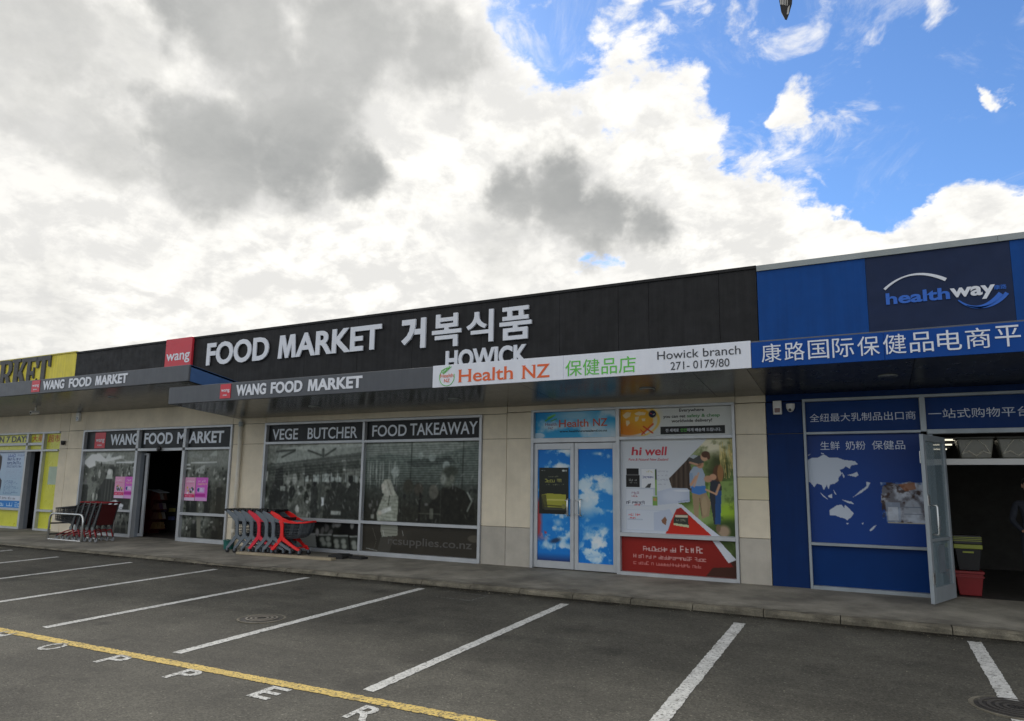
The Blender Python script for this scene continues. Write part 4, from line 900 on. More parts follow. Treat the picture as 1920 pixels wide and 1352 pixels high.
for pts in ([(4.08, 2.02), (4.16, 2.06), (4.24, 2.06), (4.33, 2.11), (4.40, 2.06), (4.52, 2.06), (4.62, 2.02), (4.78, 2.0), (4.82, 1.95), (4.72, 1.93), (4.70, 1.88), (4.64, 1.92), (4.60, 1.88), (4.55, 1.86), (4.58, 1.80), (4.53, 1.74), (4.52, 1.68), (4.46, 1.64), (4.40, 1.63), (4.37, 1.55), (4.35, 1.62), (4.30, 1.54), (4.27, 1.62), (4.20, 1.64), (4.16, 1.58), (4.10, 1.66), (4.08, 1.66)],
            [(4.37, 1.22), (4.37, 1.14), (4.45, 1.14), (4.52, 1.11), (4.58, 1.10), (4.62, 1.07), (4.68, 1.12), (4.72, 1.18), (4.66, 1.25), (4.60, 1.31), (4.585, 1.26), (4.55, 1.31), (4.48, 1.30)],
            [(4.60, 1.03), (4.64, 1.03), (4.62, 1.0)], [(4.94, .91), (4.99, .95), (5.03, 1.01), (4.99, .99), (4.93, .93)], [(4.24, 1.50), (4.33, 1.42), (4.36, 1.38), (4.28, 1.44)], [(4.36, 1.45), (4.42, 1.48), (4.42, 1.41), (4.37, 1.42)], [(4.56, 1.39), (4.70, 1.36), (4.74, 1.32), (4.64, 1.34)], [(4.44, 1.55), (4.47, 1.5), (4.49, 1.46), (4.46, 1.48)], [(4.66, 1.78), (4.78, 1.75), (4.82, 1.78), (4.80, 1.83), (4.74, 1.80)], [(4.60, 1.73), (4.62, 1.76), (4.58, 1.83)],
            [(4.72, 1.43), (4.84, 1.5), (4.94, 1.58), (4.98, 1.66), (4.93, 1.68), (4.92, 1.60), (4.84, 1.54)], [(4.82, 1.03), (4.86, 1.05), (4.84, 1.01)], [(4.08, 2.1), (4.14, 2.13), (4.1, 2.09)], [(4.28, 2.14), (4.34, 2.12), (4.3, 2.11)]): cv.poly(mapxy(pts), W)
n = cv.noise(14, .35, .65, 205, 4); k = ((cv.X > .635) & (cv.Y > .44) & (cv.Y < .80) & (cv.X+.0 < 1.0)).astype(float)
cv.poly([(.65, .48), (.74, .45), (.80, .46), (.88, .43), (1, .47), (1, .80), (.68, .80), (.66, .66), (.63, .62)], (96, 96, 104)); cv.put(k*n, (196, 206, 222), .8); cv.put(k*cv.noise(20, .55, .7, 207), (50, 34, 30), .8)
cv.poly([(.78, .46), (.92, .44), (.93, .50), (.84, .52)], (136, 84, 56), .8); cv.rect(.67, .62, .79, .79, (150, 170, 200), .5); cv.rect(.685, .66, .77, .78, (206, 214, 226), .6); cv.ell(.89, .69, .07, .10, (186, 198, 214), .6); cv.line(.82, .66, .96, .66, .012, (96, 104, 120)); cv.line(.82, .72, .96, .72, .012, (96, 104, 120)); cv.line(.68, .80, .98, .80, .012, (190, 180, 150))
printed('window_print', cv, 4.10, 5.72, .725, 2.445, PY, fr)
thin = M('pale_blue_vinyl', (.60, .66, .76), rough=.4)
text('全纽最大乳制品出口商', 4.16, 5.67, 2.655, .135, PY-.004, thin, fr, cjk=True)
text('一站式购物平台批发零售', 5.84, 7.85, 2.66, .145, PY-.004, thin, fr, cjk=True)
text('生鲜', 4.30, 4.585, 2.195, .14, PY-.004, thin, fr, cjk=True); text('奶粉', 4.67, 4.955, 2.195, .14, PY-.004, thin, fr, cjk=True); text('保健品', 5.045, 5.50, 2.195, .14, PY-.004, thin, fr, cjk=True)
# propped open leaf: built along its own length, then turned about the hinge
dl = MB(); L_ = .97
for x0, x1, z0, z1 in ((0, .085, .03, 2.36), (L_-.085, L_, .03, 2.36), (.085, L_-.085, 2.27, 2.36), (.085, L_-.085, .03, .24), (.085, L_-.085, .86, .90)): dl.box(x0, x1, -.025, .025, z0, z1)
door = obj('door', dl, M('grey_frame', (.33, .37, .40)), bt, bevel=.004, seg=1)
dm = Matrix.Translation(Vector((6.0, -.01, 0))-ROOT[bt.name]) @ Matrix.Rotation(math.atan2(-.90, -.335), 4, 'Z')
door.data.transform(Matrix.Translation(ROOT[bt.name])); door.data.transform(dm)
def leaf(name, mb, m, **k):
    o = obj(name, mb, m, door, **k); o.data.transform(Matrix.Translation(ROOT[bt.name])); o.data.transform(dm); return o
leaf('pane', MB().box(.085, L_-.085, -.006, .006, .24, .86).box(.085, L_-.085, -.006, .006, .90, 2.27), glass)
leaf('handle', MB().tube([(.84, .027, 1.36), (.84, .09, 1.36), (.84, .10, 1.34), (.84, .10, .98), (.84, .09, .96), (.84, .027, .96)], .014, 8), steel, smooth=True)
leaf('lock_case', MB().box(.885, .965, .026, .034, 1.36, 1.50), steel); leaf('hinge', MB().box(.90, .975, -.034, -.026, 1.95, 2.12), steel); leaf('hinge', MB().box(.90, .975, .026, .034, .30, .45), steel)
leaf('sticker', MB().box(.35, .62, .008, .012, .42, .80), M('frosted_film', (.16, .19, .22), rough=.5)); leaf('sticker', MB().box(.42, .60, .008, .012, 1.0, 1.2), M('frosted_film', (.16, .19, .22)))
obj('jamb', MB().box(5.802, 5.87, .0, .09, 0, 2.415), M('grey_frame', (.33, .37, .40)), fr)

# --- interiors seen through the open doors
sh = thing('snack_stand', (-13.75, 1.3, 0), 'snack display stand inside the open market door', 'display stand')
obj('back_board', MB().box(-14.35, -13.95, 1.15, 1.50, 0, 1.25), maroon, sh)
for k, z in enumerate((.12, .40, .68, .96)):
    tray = obj('shelf', MB().box(-13.94, -13.66, 1.15, 1.50, z, z+.02), maroon, sh)
    for j in range(3):
        c = random.choice([(.16, .04, .03), (.2, .12, .05), (.26, .24, .22), (.10, .05, .10), (.14, .07, .05)]); y = 1.155+.115*j
        obj('snack_packet', MB().hexa([(-13.9, y, z+.025), (-13.66, y, z+.025), (-13.66, y+.10, z+.025), (-13.9, y+.10, z+.025)], [(-13.86, y+.05, z+.21), (-13.70, y+.05, z+.21), (-13.70, y+.07, z+.21), (-13.86, y+.07, z+.21)]), M('packet_%d' % (int(c[0]*100)+int(c[2]*1000)), c, rough=.3), tray)
obj('sign_card', MB().hexa([(-14.1, 1.15, 1.26), (-13.62, 1.15, 1.18), (-13.62, 1.5, 1.18), (-14.1, 1.5, 1.26)], [(-14.1, 1.15, 1.28), (-13.62, 1.15, 1.20), (-13.62, 1.5, 1.20), (-14.1, 1.5, 1.28)]), counter_w, sh)
co = thing('counter', (-13.5, 2.1, 0), 'white ended checkout counter behind the snack stand', 'counter')
obj('end_panel', MB().box(-15.05, -14.72, 1.95, 2.0, 0, .82), counter_w, co); obj('top', MB().box(-15.1, -12.4, 1.94, 2.6, .83, .87), blackplastic, co); obj('front', MB().box(-14.70, -12.4, 2.0, 2.55, 0, .82), dark_in, co)
for i in range(5):
    for j in range(3):
        if (i*3+j) % 4 != 3:
            x = -14.6+.42*i; z = .1+.25*j; c = [(.35, .3, .28), (.3, .08, .08), (.12, .14, .3), (.4, .36, .1)][(i+j) % 4]
            bx = tag(obj('packet_box', MB().box(x, x+.22, 1.93, 1.995, z, z+.11), M('box_%d' % ((i+j) % 4), c, rough=.5)), group='boxed goods on the counter front', label='%s box in the %s row of the counter front, %s from the left' % (('grey', 'red', 'navy', 'mustard')[(i+j) % 4], ('bottom', 'middle', 'top')[j], ('first', 'second', 'third', 'fourth', 'fifth')[i]), cat='box')
for x0, x1, z0, z1, c, lb in ((-19.6, -18.6, 1.75, 2.15, (.20, .16, .10), 'brown notice board'), (-19.6, -18.5, 1.45, 1.68, (.30, .28, .24), 'pale long notice'), (-18.2, -17.2, 1.9, 2.6, (.34, .30, .27), 'large pale poster with a dark disc'), (-17.9, -17.1, 1.42, 1.75, (.30, .29, .27), 'small pale notice')):
    po = thing('wall_notice', (x0, 5, z0), lb+' on the dark wall inside the market', 'notice'); obj('sheet', MB().box(x0, x1, 5., 5.02, z0, z1), M('notice_'+lb[:5], c), po)
    if 'disc' in lb: obj('disc', MB().lathe([(.22, -.01), (.22, 0), (.01, 0)], (-17.7, 4.99, 2.27), 20, 'y'), maroon, po)
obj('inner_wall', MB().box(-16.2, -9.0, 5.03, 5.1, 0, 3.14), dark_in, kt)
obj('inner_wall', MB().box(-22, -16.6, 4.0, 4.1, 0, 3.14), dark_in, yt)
rb = thing('tub', (-17.95, .9, 0), 'dark red tub on the floor inside the yellow shop door', 'tub')
obj('body', MB().hexa([(-18.6, .7, .01), (-18.1, .7, .01), (-18.1, 1.1, .01), (-18.6, 1.1, .01)], [(-18.66, .65, .42), (-18.04, .65, .42), (-18.04, 1.15, .42), (-18.66, 1.15, .42)]), maroon, rb); obj('rim', MB().box(-18.69, -18.01, .62, 1.18, .42, .46), maroon, rb)

# blue shop interior
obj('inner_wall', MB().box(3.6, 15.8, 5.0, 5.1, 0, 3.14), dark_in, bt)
obj('door_header', MB().box(5.88, 9.9, .30, .38, 1.965, 2.055), whitepl, bt)
cr = thing('storage_crate', (6.22, .62, 0), 'red plastic storage crate on the floor inside the blue shop doorway', 'crate')
obj('body', MB().hexa([(6.10, .45, .012), (6.38, .45, .012), (6.38, .85, .012), (6.10, .85, .012)], [(6.06, .42, .33), (6.42, .42, .33), (6.42, .88, .33), (6.06, .88, .33)]), M('dull_red_plastic', (.20, .009, .012), rough=.5), cr, bevel=.01); obj('lid', MB().box(6.045, 6.435, .41, .89, .332, .372), M('dull_red_plastic', (.30, .012, .016)), cr, bevel=.008); obj('rib', MB().box(6.05, 6.43,   .412, .418, .28, .30), M('dull_red_plastic', (.30, .012, .016)), cr)
cr = thing('storage_crate', (6.24, .62, .375), 'black storage crate with a lime lid stacked on the red crate', 'crate')
obj('body', MB().hexa([(6.12, .47, .378), (6.38, .47, .378), (6.38, .85, .378), (6.12, .85, .378)], [(6.08, .44, .70), (6.42, .44, .70), (6.42, .88, .70), (6.08, .88, .70)]), blackplastic, cr, bevel=.01); obj('lid', MB().box(6.065, 6.435, .42, .90, .702, .765), lime, cr, bevel=.008); obj('handle', MB().box(6.18, 6.32, .43, .445, .64, .665), lime, cr)
cr = thing('tray', (6.24, .62, .77), 'black tray with lime stripes on top of the crate stack', 'tray')
obj('body', MB().box(6.07, 6.43, .44, .88, .768, .90), blackplastic, cr, bevel=.01)
for z in (.86, .885, .91): obj('stripe', MB().box(6.065, 6.435, .432, .438, z-.045, z-.035), lime, cr)
for k, x in enumerate((6.20, 6.72, 7.24)):
    tb = thing('plastic_tub', (x+.24, .34, 2.06), ('clear plastic tub above the doorway, nearest the open door', 'clear plastic tub above the doorway, second from the open door', 'clear plastic tub above the doorway, third from the open door')[k], 'tub', 'clear tubs above the doorway')
    tubm = M('clear_plastic', (.20, .20, .165), rough=.25, spec=.7, alpha=.75)
    obj('body', MB().hexa([(x+.05, .31, 2.058), (x+.43, .31, 2.058), (x+.43, .62, 2.058), (x+.05, .62, 2.058)], [(x, .305, 2.36), (x+.48, .305, 2.36), (x+.48, .66, 2.36), (x, .66, 2.36)]), tubm, tb, bevel=.02)
    obj('rim', MB().box(x-.01, x+.49, .295, .67, 2.362, 2.385), M('grey_rim', (.12, .12, .11)), tb)
    obj('pale_curve', MB().tube([(x+.06, .300, 2.13), (x+.15, .298, 2.17), (x+.24, .298, 2.10), (x+.33, .298, 2.17), (x+.42, .300, 2.13)], .012, 6), M('pale_plastic', (.5, .48, .40), rough=.3), tb); obj('pale_curve', MB().tube([(x+.06, .300, 2.13), (x+.14, .298, 2.26), (x+.20, .298, 2.33)], .007, 6), M('pale_plastic', (.5, .48, .40)), tb); obj('pale_curve', MB().tube([(x+.42, .300, 2.13), (x+.36, .298, 2.26), (x+.28, .298, 2.33)], .007, 6), M('pale_plastic', (.5, .48, .40)), tb)  # pale curved tubes across the tub front
tubem = bpy.data.materials.new('lit_tube'); tubem.use_nodes = True
_n = tubem.node_tree.nodes['Principled BSDF']; _n.inputs['Emission Color'].default_value = (1, .93, .72, 1); _n.inputs['Emission Strength'].default_value = .7
for k, (y, z) in enumerate(((1.6, 2.425), (2.6, 2.40), (3.6, 2.37))):
    tl = thing('tube_light', (6.5, y, z), ('front fluorescent tube glimpsed above the doorway tubs', 'middle fluorescent tube glimpsed above the doorway tubs', 'rear fluorescent tube glimpsed above the doorway tubs')[k], 'light', 'fluorescent tubes inside the blue shop')
    obj('tube', MB().tube([(5.6, y, z), (6.35, y, z)], .013, 8), tubem, tl); obj('fitting', MB().box(5.55, 6.4, y-.04, y+.04, z+.02, z+.04), counter_w, tl)

# ------------------------------------------------------------------ awnings
AY = -2.03
def awning(name, x0, x1, zf0, zf1, zw, label, joints, fm, sm, end_right=None):
    t = thing(name, ((x0+x1)/2, 0, zw), label, 'awning')
    obj('fascia', MB().box(x0, x1, AY, AY+.05, zf0, zf1), fm, t, bevel=.006, seg=1)
    # sloping top deck and ends
    obj('deck', MB().hexa([(x0, AY+.052, zf1-.05), (x1, AY+.052, zf1-.05), (x1, -.022, zw+.28), (x0, -.022, zw+.28)], [(x0, AY+.052, zf1-.01), (x1, AY+.052, zf1-.01), (x1, -.022, zw+.32), (x0, -.022, zw+.32)]), fm, t)
    for k, x in enumerate((x0, x1)):
        s = .03 if k == 0 else -.03
        ep = obj('end_panel', MB().prism([(AY+.052, zf0+.003), (-.022, zw+.004), (-.022, zw+.33), (AY+.052, zf1-.002)], 0, .03), (end_right if k and end_right else fm), t)
        me = ep.data; loc = ROOT[t.name]
        me.transform(Matrix.Translation(loc)); co_ = [v.co.copy() for v in me.vertices]
        for v, c in zip(me.vertices, co_): v.co = (x + (c.y if k == 0 else -c.y), c.x, c.z)
        me.transform(Matrix.Translation(-loc)); me.update()
        bm = bmesh.new(); bm.from_mesh(me); bmesh.ops.recalc_face_normals(bm, faces=bm.faces); bm.to_mesh(me); bm.free()
    js = [x0+.03]+[j for j in joints if x0 < j < x1]+[x1-.03]; rows = (AY+.052, -.70, -.023)
    zs = lambda y: zw + (zf0-zw)*(y/AY)
    for a, b_ in zip(js[:-1], js[1:]):
        m = sm(a) if callable(sm) else sm
        for y0, y1 in zip(rows[:-1], rows[1:]):
            g = .004
            obj('soffit_panel', MB().hexa([(a+g, y0+g, zs(y0)+.004), (b_-g, y0+g, zs(y0)+.004), (b_-g, y1-g, zs(y1)+.004), (a+g, y1-g, zs(y1)+.004)], [(a+g, y0+g, zs(y0)+.02), (b_-g, y0+g, zs(y0)+.02), (b_-g, y1-g, zs(y1)+.02), (a+g, y1-g, zs(y1)+.02)]), m, t)
    return t, zs
bluemetal = M('blue_end_cladding', (.05, .11, .25), rough=.4, spec=.3)
aw1, zs1 = awning('awning', -30, -8.52, 3.78, 4.155, 3.52, 'grey awning over the yellow shop and market entrance, set higher', [-27, -24, -21.2, -18.3, -15.4, -12.5, -9.8], greyf, soffit, bluemetal)
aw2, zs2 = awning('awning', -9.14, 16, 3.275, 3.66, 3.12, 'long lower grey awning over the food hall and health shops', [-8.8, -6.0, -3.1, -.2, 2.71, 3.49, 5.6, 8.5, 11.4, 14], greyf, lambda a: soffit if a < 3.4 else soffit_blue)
def downlight(x, y, zs, label):
    z = zs(y); t = thing('downlight', (x, y, z), label, 'light', 'round downlights set in the awning soffits')
    obj('ring', MB().lathe([(.13, .02), (.13, -.006), (.105, -.008), (.105, .01)], (x, y, z+.003), 24), zinc, t); obj('lens', MB().lathe([(.104, .012), (.104, .0), (.01, .0)], (x, y, z+.003), 24), lamp, t)
downlight(-12.48, -1.21, zs1, 'round downlight in the higher awning over the market entrance')
downlight(-5.71, -.97, zs2, 'round downlight in the soffit above the VEGE BUTCHER window')
downlight(-2.10, -.98, zs2, 'round downlight in the soffit above the pier right of FOOD TAKEAWAY')
downlight(1.73, -.99, zs2, 'round downlight in the soffit above the globe banner window')
downlight(5.30, -1.0, zs2, 'round downlight in the dark soffit of the blue shop')

# ------------------------------------------------------------------ signs
def sign(name, loc, label): return thing(name, loc, label, 'sign')
t = sign('raised_letter_sign', (-7.3, -.05, 4.57), 'large pale raised letters reading FOOD MARKET on the black parapet')
letters('FOOD', -10.47, -8.20, 4.575, .595, -.075, white, t, bold=.028, depth=.03); letters('MARKET', -7.87, -4.68, 4.57, .58, -.075, white, t, bold=.028, depth=.03)
t = sign('raised_letter_sign', (-2.5, -.05, 4.5), 'four large pale Korean letters on the black parapet')
for ch, a, b_, z0, h in (('거', -4.13, -3.47, 4.50, .68), ('복', -3.30, -2.56, 4.47, .73), ('식', -2.43, -1.78, 4.50, .69), ('품', -1.63, -.90, 4.49, .69)):
    if ch == '거':
        q = [(.03, .80), (.58, .80), (.58, .98), (.03, .98)], [(.38, .80), (.58, .80), (.52, .52), (.40, .33), (.16, .14), (.02, .28), (.24, .44), (.34, .60)], [(.80, 0), (.99, 0), (.99, 1), (.80, 1)], [(.55, .46), (.80, .46), (.80, .64), (.55, .64)]
        gl = MB()
        for k, p_ in enumerate(q): gl.prism([(a+u*(b_-a), z0+w*h) for u, w in p_], -.075+.0006*k, -.025+.0006*k)
        obj('letter', gl, white, t); continue
    text(ch, a, b_, z0, h, -.075, white, t, name='letter', bold=.022, depth=.045, cjk=True)
t = sign('raised_letter_sign', (-1.95, -.05, 3.95), 'white raised letters reading HOWICK half hidden by the awning')
letters('HOWICK', -2.94, -.98, 3.97, .41, -.06, white, t, bold=.035, depth=.035)
t = sign('logo_sign', (-11.6, -.05, 4.4), 'big red square wang sign on the black parapet')
obj('panel', MB().box(-12.12, -11.05, -.10, -.025, 4.36, 5.41), red, t, bevel=.008); text('wang', -12.06, -11.10, 4.80, .28, -.106, white, t, bold=.016)
t = sign('raised_letter_sign', (-19.5, -.06, 4.3), 'dark grey serif letters reading MARKET on the yellow parapet')
def serif_letter(polys, x0, w, z0, h):
    b = MB()
    for k, p in enumerate(polys): b.prism([(x0+x*w, z0+z*h) for x, z in p], -.07+.0007*k, -.021+.0007*k)
    obj('letter', b, letterdk, t)
def slab(x, z, w=.30, h=.11): return [(x-w/2, z), (x+w/2, z), (x+w/2, z+h), (x-w/2, z+h)]
Tq = [[(.37, 0), (.63, 0), (.63, 1), (.37, 1)], slab(.5, 0, .52, .10), [(.02, .86), (.98, .86), (.98, 1), (.02, 1)], [(.02, .64), (.14, .66), (.20, .87), (.02, .87)], [(.98, .64), (.86, .66), (.80, .87), (.98, .87)]]
Eq = [[(.12, 0), (.38, 0), (.38, 1), (.12, 1)], [(.0, 0), (.95, 0), (.95, .13), (.0, .13)], [(0, .87), (.92, .87), (.92, 1), (0, 1)], [(.38, .44), (.70, .44), (.70, .57), (.38, .57)], [(.95, .12), (.83, .12), (.80, .16), (.95, .33)], [(.92, .88), (.80, .88), (.80, .84), (.92, .68)], [(.62, .34), (.72, .34), (.72, .68), (.62, .68)]]
Kq = [[(.12, 0), (.38, 0), (.38, 1), (.12, 1)], slab(.25, 0, .52, .10), slab(.25, .9, .52, .10), [(.36, .44), (.66, .92), (.86, .92), (.52, .44)], [(.40, .56), (.56, .66), (.98, .06), (.70, .06)], slab(.80, .9, .44, .10), slab(.82, 0, .42, .10)]
Rq = [[(.12, 0), (.38, 0), (.38, 1), (.12, 1)], slab(.25, 0, .52, .10), [(0, .88), (.62, .88), (.62, 1), (0, 1)], [(.60, .88), (.60, 1), (.82, .96), (.92, .82), (.92, .66), (.80, .52), (.60, .46), (.60, .58), (.68, .64), (.68, .82)], [(.38, .46), (.62, .46), (.62, .57), (.38, .57)], [(.46, .50), (.70, .50), (.98, .06), (.72, .06)], slab(.86, 0, .30, .10)]
Aq = [[(.40, 1), (.62, 1), (.95, .05), (.68, .05)], [(.40, 1), (.52, .9), (.22, .05), (.06, .05)], slab(.16, 0, .36, .10), slab(.80, 0, .40, .10), [(.24, .28), (.76, .28), (.72, .39), (.28, .39)]]
Mq = [[(.10, 0), (.26, 0), (.26, 1), (.10, 1)], [(.70, 0), (.92, 0), (.92, 1), (.70, 1)], [(.10, 1), (.30, 1), (.56, .2), (.44, .1)], [(.70, 1), (.92, 1), (.56, .1), (.46, .2)], slab(.17, 0, .32, .1), slab(.81, 0, .36, .1)]
for q, x0, w in ((Mq, -22.55, 1.1), (Aq, -21.35, .95), (Rq, -20.42, .82), (Kq, -19.62, .88), (Eq, -18.92, .74)[0:3] if False else (Eq, -18.98, .60), (Tq, -18.55, .82)): pass
for q, x0, w in ((Mq, -22.75, 1.1), (Aq, -21.62, .98), (Rq, -20.62, .82), (Kq, -19.85, .92), (Eq, -19.05, .68), (Tq, -18.46, .78)): serif_letter(q, x0, w, 4.36, 1.05)
# fascia lettering
for k, (x0, sqx0, sqx1, tx, ch, z0, hgt, lb) in enumerate(((0, -14.74, -14.37, ((-14.22, -13.27), (-13.06, -12.12), (-11.95, -10.70)), 0, 3.86, .235, 'WANG FOOD MARKET lettering with red square on the higher left awning'), (0, -7.43, -7.11, ((-6.94, -6.06), (-5.92, -5.05), (-4.90, -3.52)), 0, 3.36, .235, 'WANG FOOD MARKET lettering with red square on the lower awning'))):
    t = sign('fascia_sign', (sqx0, AY-.01, z0), lb)
    obj('logo_square', MB().box(sqx0, sqx1, AY-.012, AY-.001, z0-.035, z0+.275), red, t); text('wang', sqx0+.035, sqx1-.03, z0+.11, .075, AY-.016, white, t, bold=.01); text('KOREA', sqx0+.10, sqx1-.10, z0+.02, .028, AY-.016, white, t, bold=.01)
    for s, (a, b_) in zip(('WANG', 'FOOD', 'MARKET'), tx): letters(s, a, b_, z0, hgt, AY-.012, white, t, bold=.035, depth=.011)
t = sign('sign_panel', (.85, AY-.02, 3.27), 'white Health NZ fascia sign with phone number on the awning')
for a, b_ in ((-1.895, .655), (.655, 3.57)): obj('panel', MB().box(a+.0015, b_-.0015, AY-.03, AY-.001, 3.268, 3.665), whitesign, t, bevel=.003, seg=1)
def flared(s, x0, x1, z0, h, feet):
    o = text(s, x0, x1, z0, h, AY-.036, orange, t, bold=.010)
flared('Health', -1.34, -.27, 3.335, .225, 0); flared('NZ', -.085, .41, 3.325, .225, 0)
b = MB()
for x, z in ((-1.315, 3.335), (-1.315, 3.548), (-1.12, 3.335), (-1.12, 3.548), (-.66, 3.335), (-.425, 3.335), (-.30, 3.335), (-.068, 3.325), (-.068, 3.538), (.118, 3.538)): b.box(x-.035, x+.035, AY-.0365, AY-.032, z, z+.012)
obj('serif', b, orange, t)
text('保健品店', .69, 1.87, 3.315, .26, AY-.036, greenv, t, cjk=True); text('Howick branch', 2.21, 3.43, 3.483, .125, AY-.036, darkv, t); text('271- 0179/80', 2.41, 3.27, 3.312, .118, AY-.036, darkv, t)
ring = [(-1.59+.155*math.cos(a), AY-.034, 3.445+.155*1.02*math.sin(a)) for a in np.linspace(1.2, 1.2+5.4, 40)]
obj('logo_ring', MB().tube(ring, .006, 6), greenv, t)
b = MB().tube([(-1.68, AY-.034, 3.52), (-1.60, AY-.034, 3.565), (-1.50, AY-.034, 3.63)], .005, 6)
for k in range(6):
    q = k/6; x, z = -1.68+.15*q, 3.52+.085*q; b.tube([(x, AY-.034, z), (x-.03+.01*k, AY-.034, z+.055)], .006, 5); b.tube([(x, AY-.034, z), (x+.045, AY-.034, z-.012+.008*k)], .006, 5)
obj('logo_fern', b, greenv, t)
text('Health', -1.725, -1.455, 3.44, .062, AY-.036, orange, t); text('NZ', -1.645, -1.53, 3.352, .062, AY-.036, orange, t)
t = sign('sign_panel', (6, AY-.02, 3.26), 'blue fascia sign with large white Chinese characters')
for a, b_ in ((3.575, 5.25), (5.25, 7.6), (7.6, 10.5), (10.5, 16)): obj('panel', MB().box(a+.0015, b_-.0015, AY-.03, AY-.001, 3.262, 3.635), bluef, t, bevel=.003, seg=1)
for k, ch in enumerate('康路国际保健品电商平台'):
    x = 3.715+.305*k; text(ch, x, x+.262, 3.335, .262, AY-.040, white, t, name='letter', cjk=True, depth=.012)
t = sign('logo_sign', (6.1, -.03, 4.3), 'healthway logo with white and blue arcs on the dark blue parapet')
text('health', 5.37, 6.235, 4.49, .185, -.034, bluel, t, bold=.030, depth=.012); text('way', 6.24, 6.815, 4.505, .21, -.034, white, t, bold=.030, depth=.012); text('康路', 6.80, 6.955, 4.565, .07, -.034, bluel, t, bold=.01, cjk=True)
def arc(pts, wid, m, name):
    b = MB(); n = len(pts); L = []; U = []
    for i, p in enumerate(pts):
        d = Vector(pts[min(i+1, n-1)])-Vector(pts[max(i-1, 0)]); d.normalize(); s = Vector((-d.y, d.x))*wid(i/(n-1))/2
        L.append(Vector(p)-s); U.append(Vector(p)+s)
    for i in range(n-1): b.prism([tuple(L[i]), tuple(L[i+1]), tuple(U[i+1]), tuple(U[i])], -.034, -.021)
    obj(name, b, m, t)
def bez(p0, p1, p2, n=22): return [tuple((1-q)**2*np.array(p0)+2*q*(1-q)*np.array(p1)+q*q*np.array(p2)) for q in np.linspace(0, 1, n)]
arc(bez((5.36, 4.745), (5.74, 5.10), (6.20, 4.80)), lambda q: .020+.05*abs(q-.35), white, 'arc')
arc(bez((6.34, 4.455), (6.60, 4.17), (6.88, 4.50)), lambda q: .018+.055*q, bluel, 'arc'); arc(bez((6.44, 4.36), (6.74, 4.22), (6.955, 4.50)), lambda q: .012+.045*q, bluel, 'arc')

# ------------------------------------------------------------------ small fixtures on the wall
t = thing('downpipe', (-8.95, -.09, 0), 'cream rainwater downpipe on the pier beside the grey and red trolleys', 'downpipe')
obj('pipe', MB().tube([(-8.98, -.075, .0), (-8.98, -.075, 3.10)], .048, 14), creamp, t, smooth=True)
for z in (1.45, 2.55, .35): obj('collar', MB().lathe([(.056, -.04), (.058, 0), (.056, .04)], (-8.98, -.075, z), 14), creamp, t)
obj('joint', MB().lathe([(.056, -.06), (.06, .0), (.056, .06)], (-8.98, -.075, 2.98), 14), zinc, t)
def box_unit(x0, x1, z0, z1, lb, name, dk):
    t = thing(name, ((x0+x1)/2, -.06, z0), lb, 'alarm box'); obj('case', MB().box(x0, x1, -.075, -.001, z0, z1), whitepl, t, bevel=.01)
    obj('window', MB().box(x0+.025, x1-.025, -.079, -.0752, z0+.03, z0+(z1-z0)*.45), dk, t)
box_unit(3.61, 3.745, 2.79, 3.02, 'white alarm box with dark window on the blue pier', 'alarm_box', M('brown_lens', (.12, .03, .02), rough=.2))
box_unit(-16.02, -15.86, 3.26, 3.52, 'small white box with black lens on the wall below the higher awning', 'alarm_box', dropc)
def dome(x, y, z, lb, m, r=.065):
    t = thing('security_camera', (x, y, z), lb, 'camera'); obj('base', MB().lathe([(r*1.05, .05), (r*1.05, .0), (r*.95, -.03)], (x, y, z), 18), m, t); obj('dome', MB().ball((x, y, z-.03), r*.85, 14, 8), m, t, smooth=True); obj('lens', MB().ball((x-.005, y-r*.62, z-.05), r*.38, 10, 6), dropc, t, smooth=True)
dome(3.885, -.075, 2.905, 'white dome security camera on the blue pier', whitepl)
dome(-16.55, -.06, 2.64, 'small black dome camera low on the pier left of the market windows', blackplastic, .06)
t = thing('security_camera', (-16.79, -.81, 3.55), 'white camera hanging under the higher awning', 'camera'); z = zs1(-.81)
obj('stem', MB().tube([(-16.79, -.81, z+.01), (-16.79, -.81, z-.10)], .02, 8), whitepl, t); obj('body', MB().tube([(-16.79, -.72, z-.13), (-16.79, -.93, z-.16)], .055, 12), whitepl, t); obj('lens', MB().tube([(-16.79, -.931, z-.16), (-16.79, -.94, z-.161)], .035, 10), dropc, t)
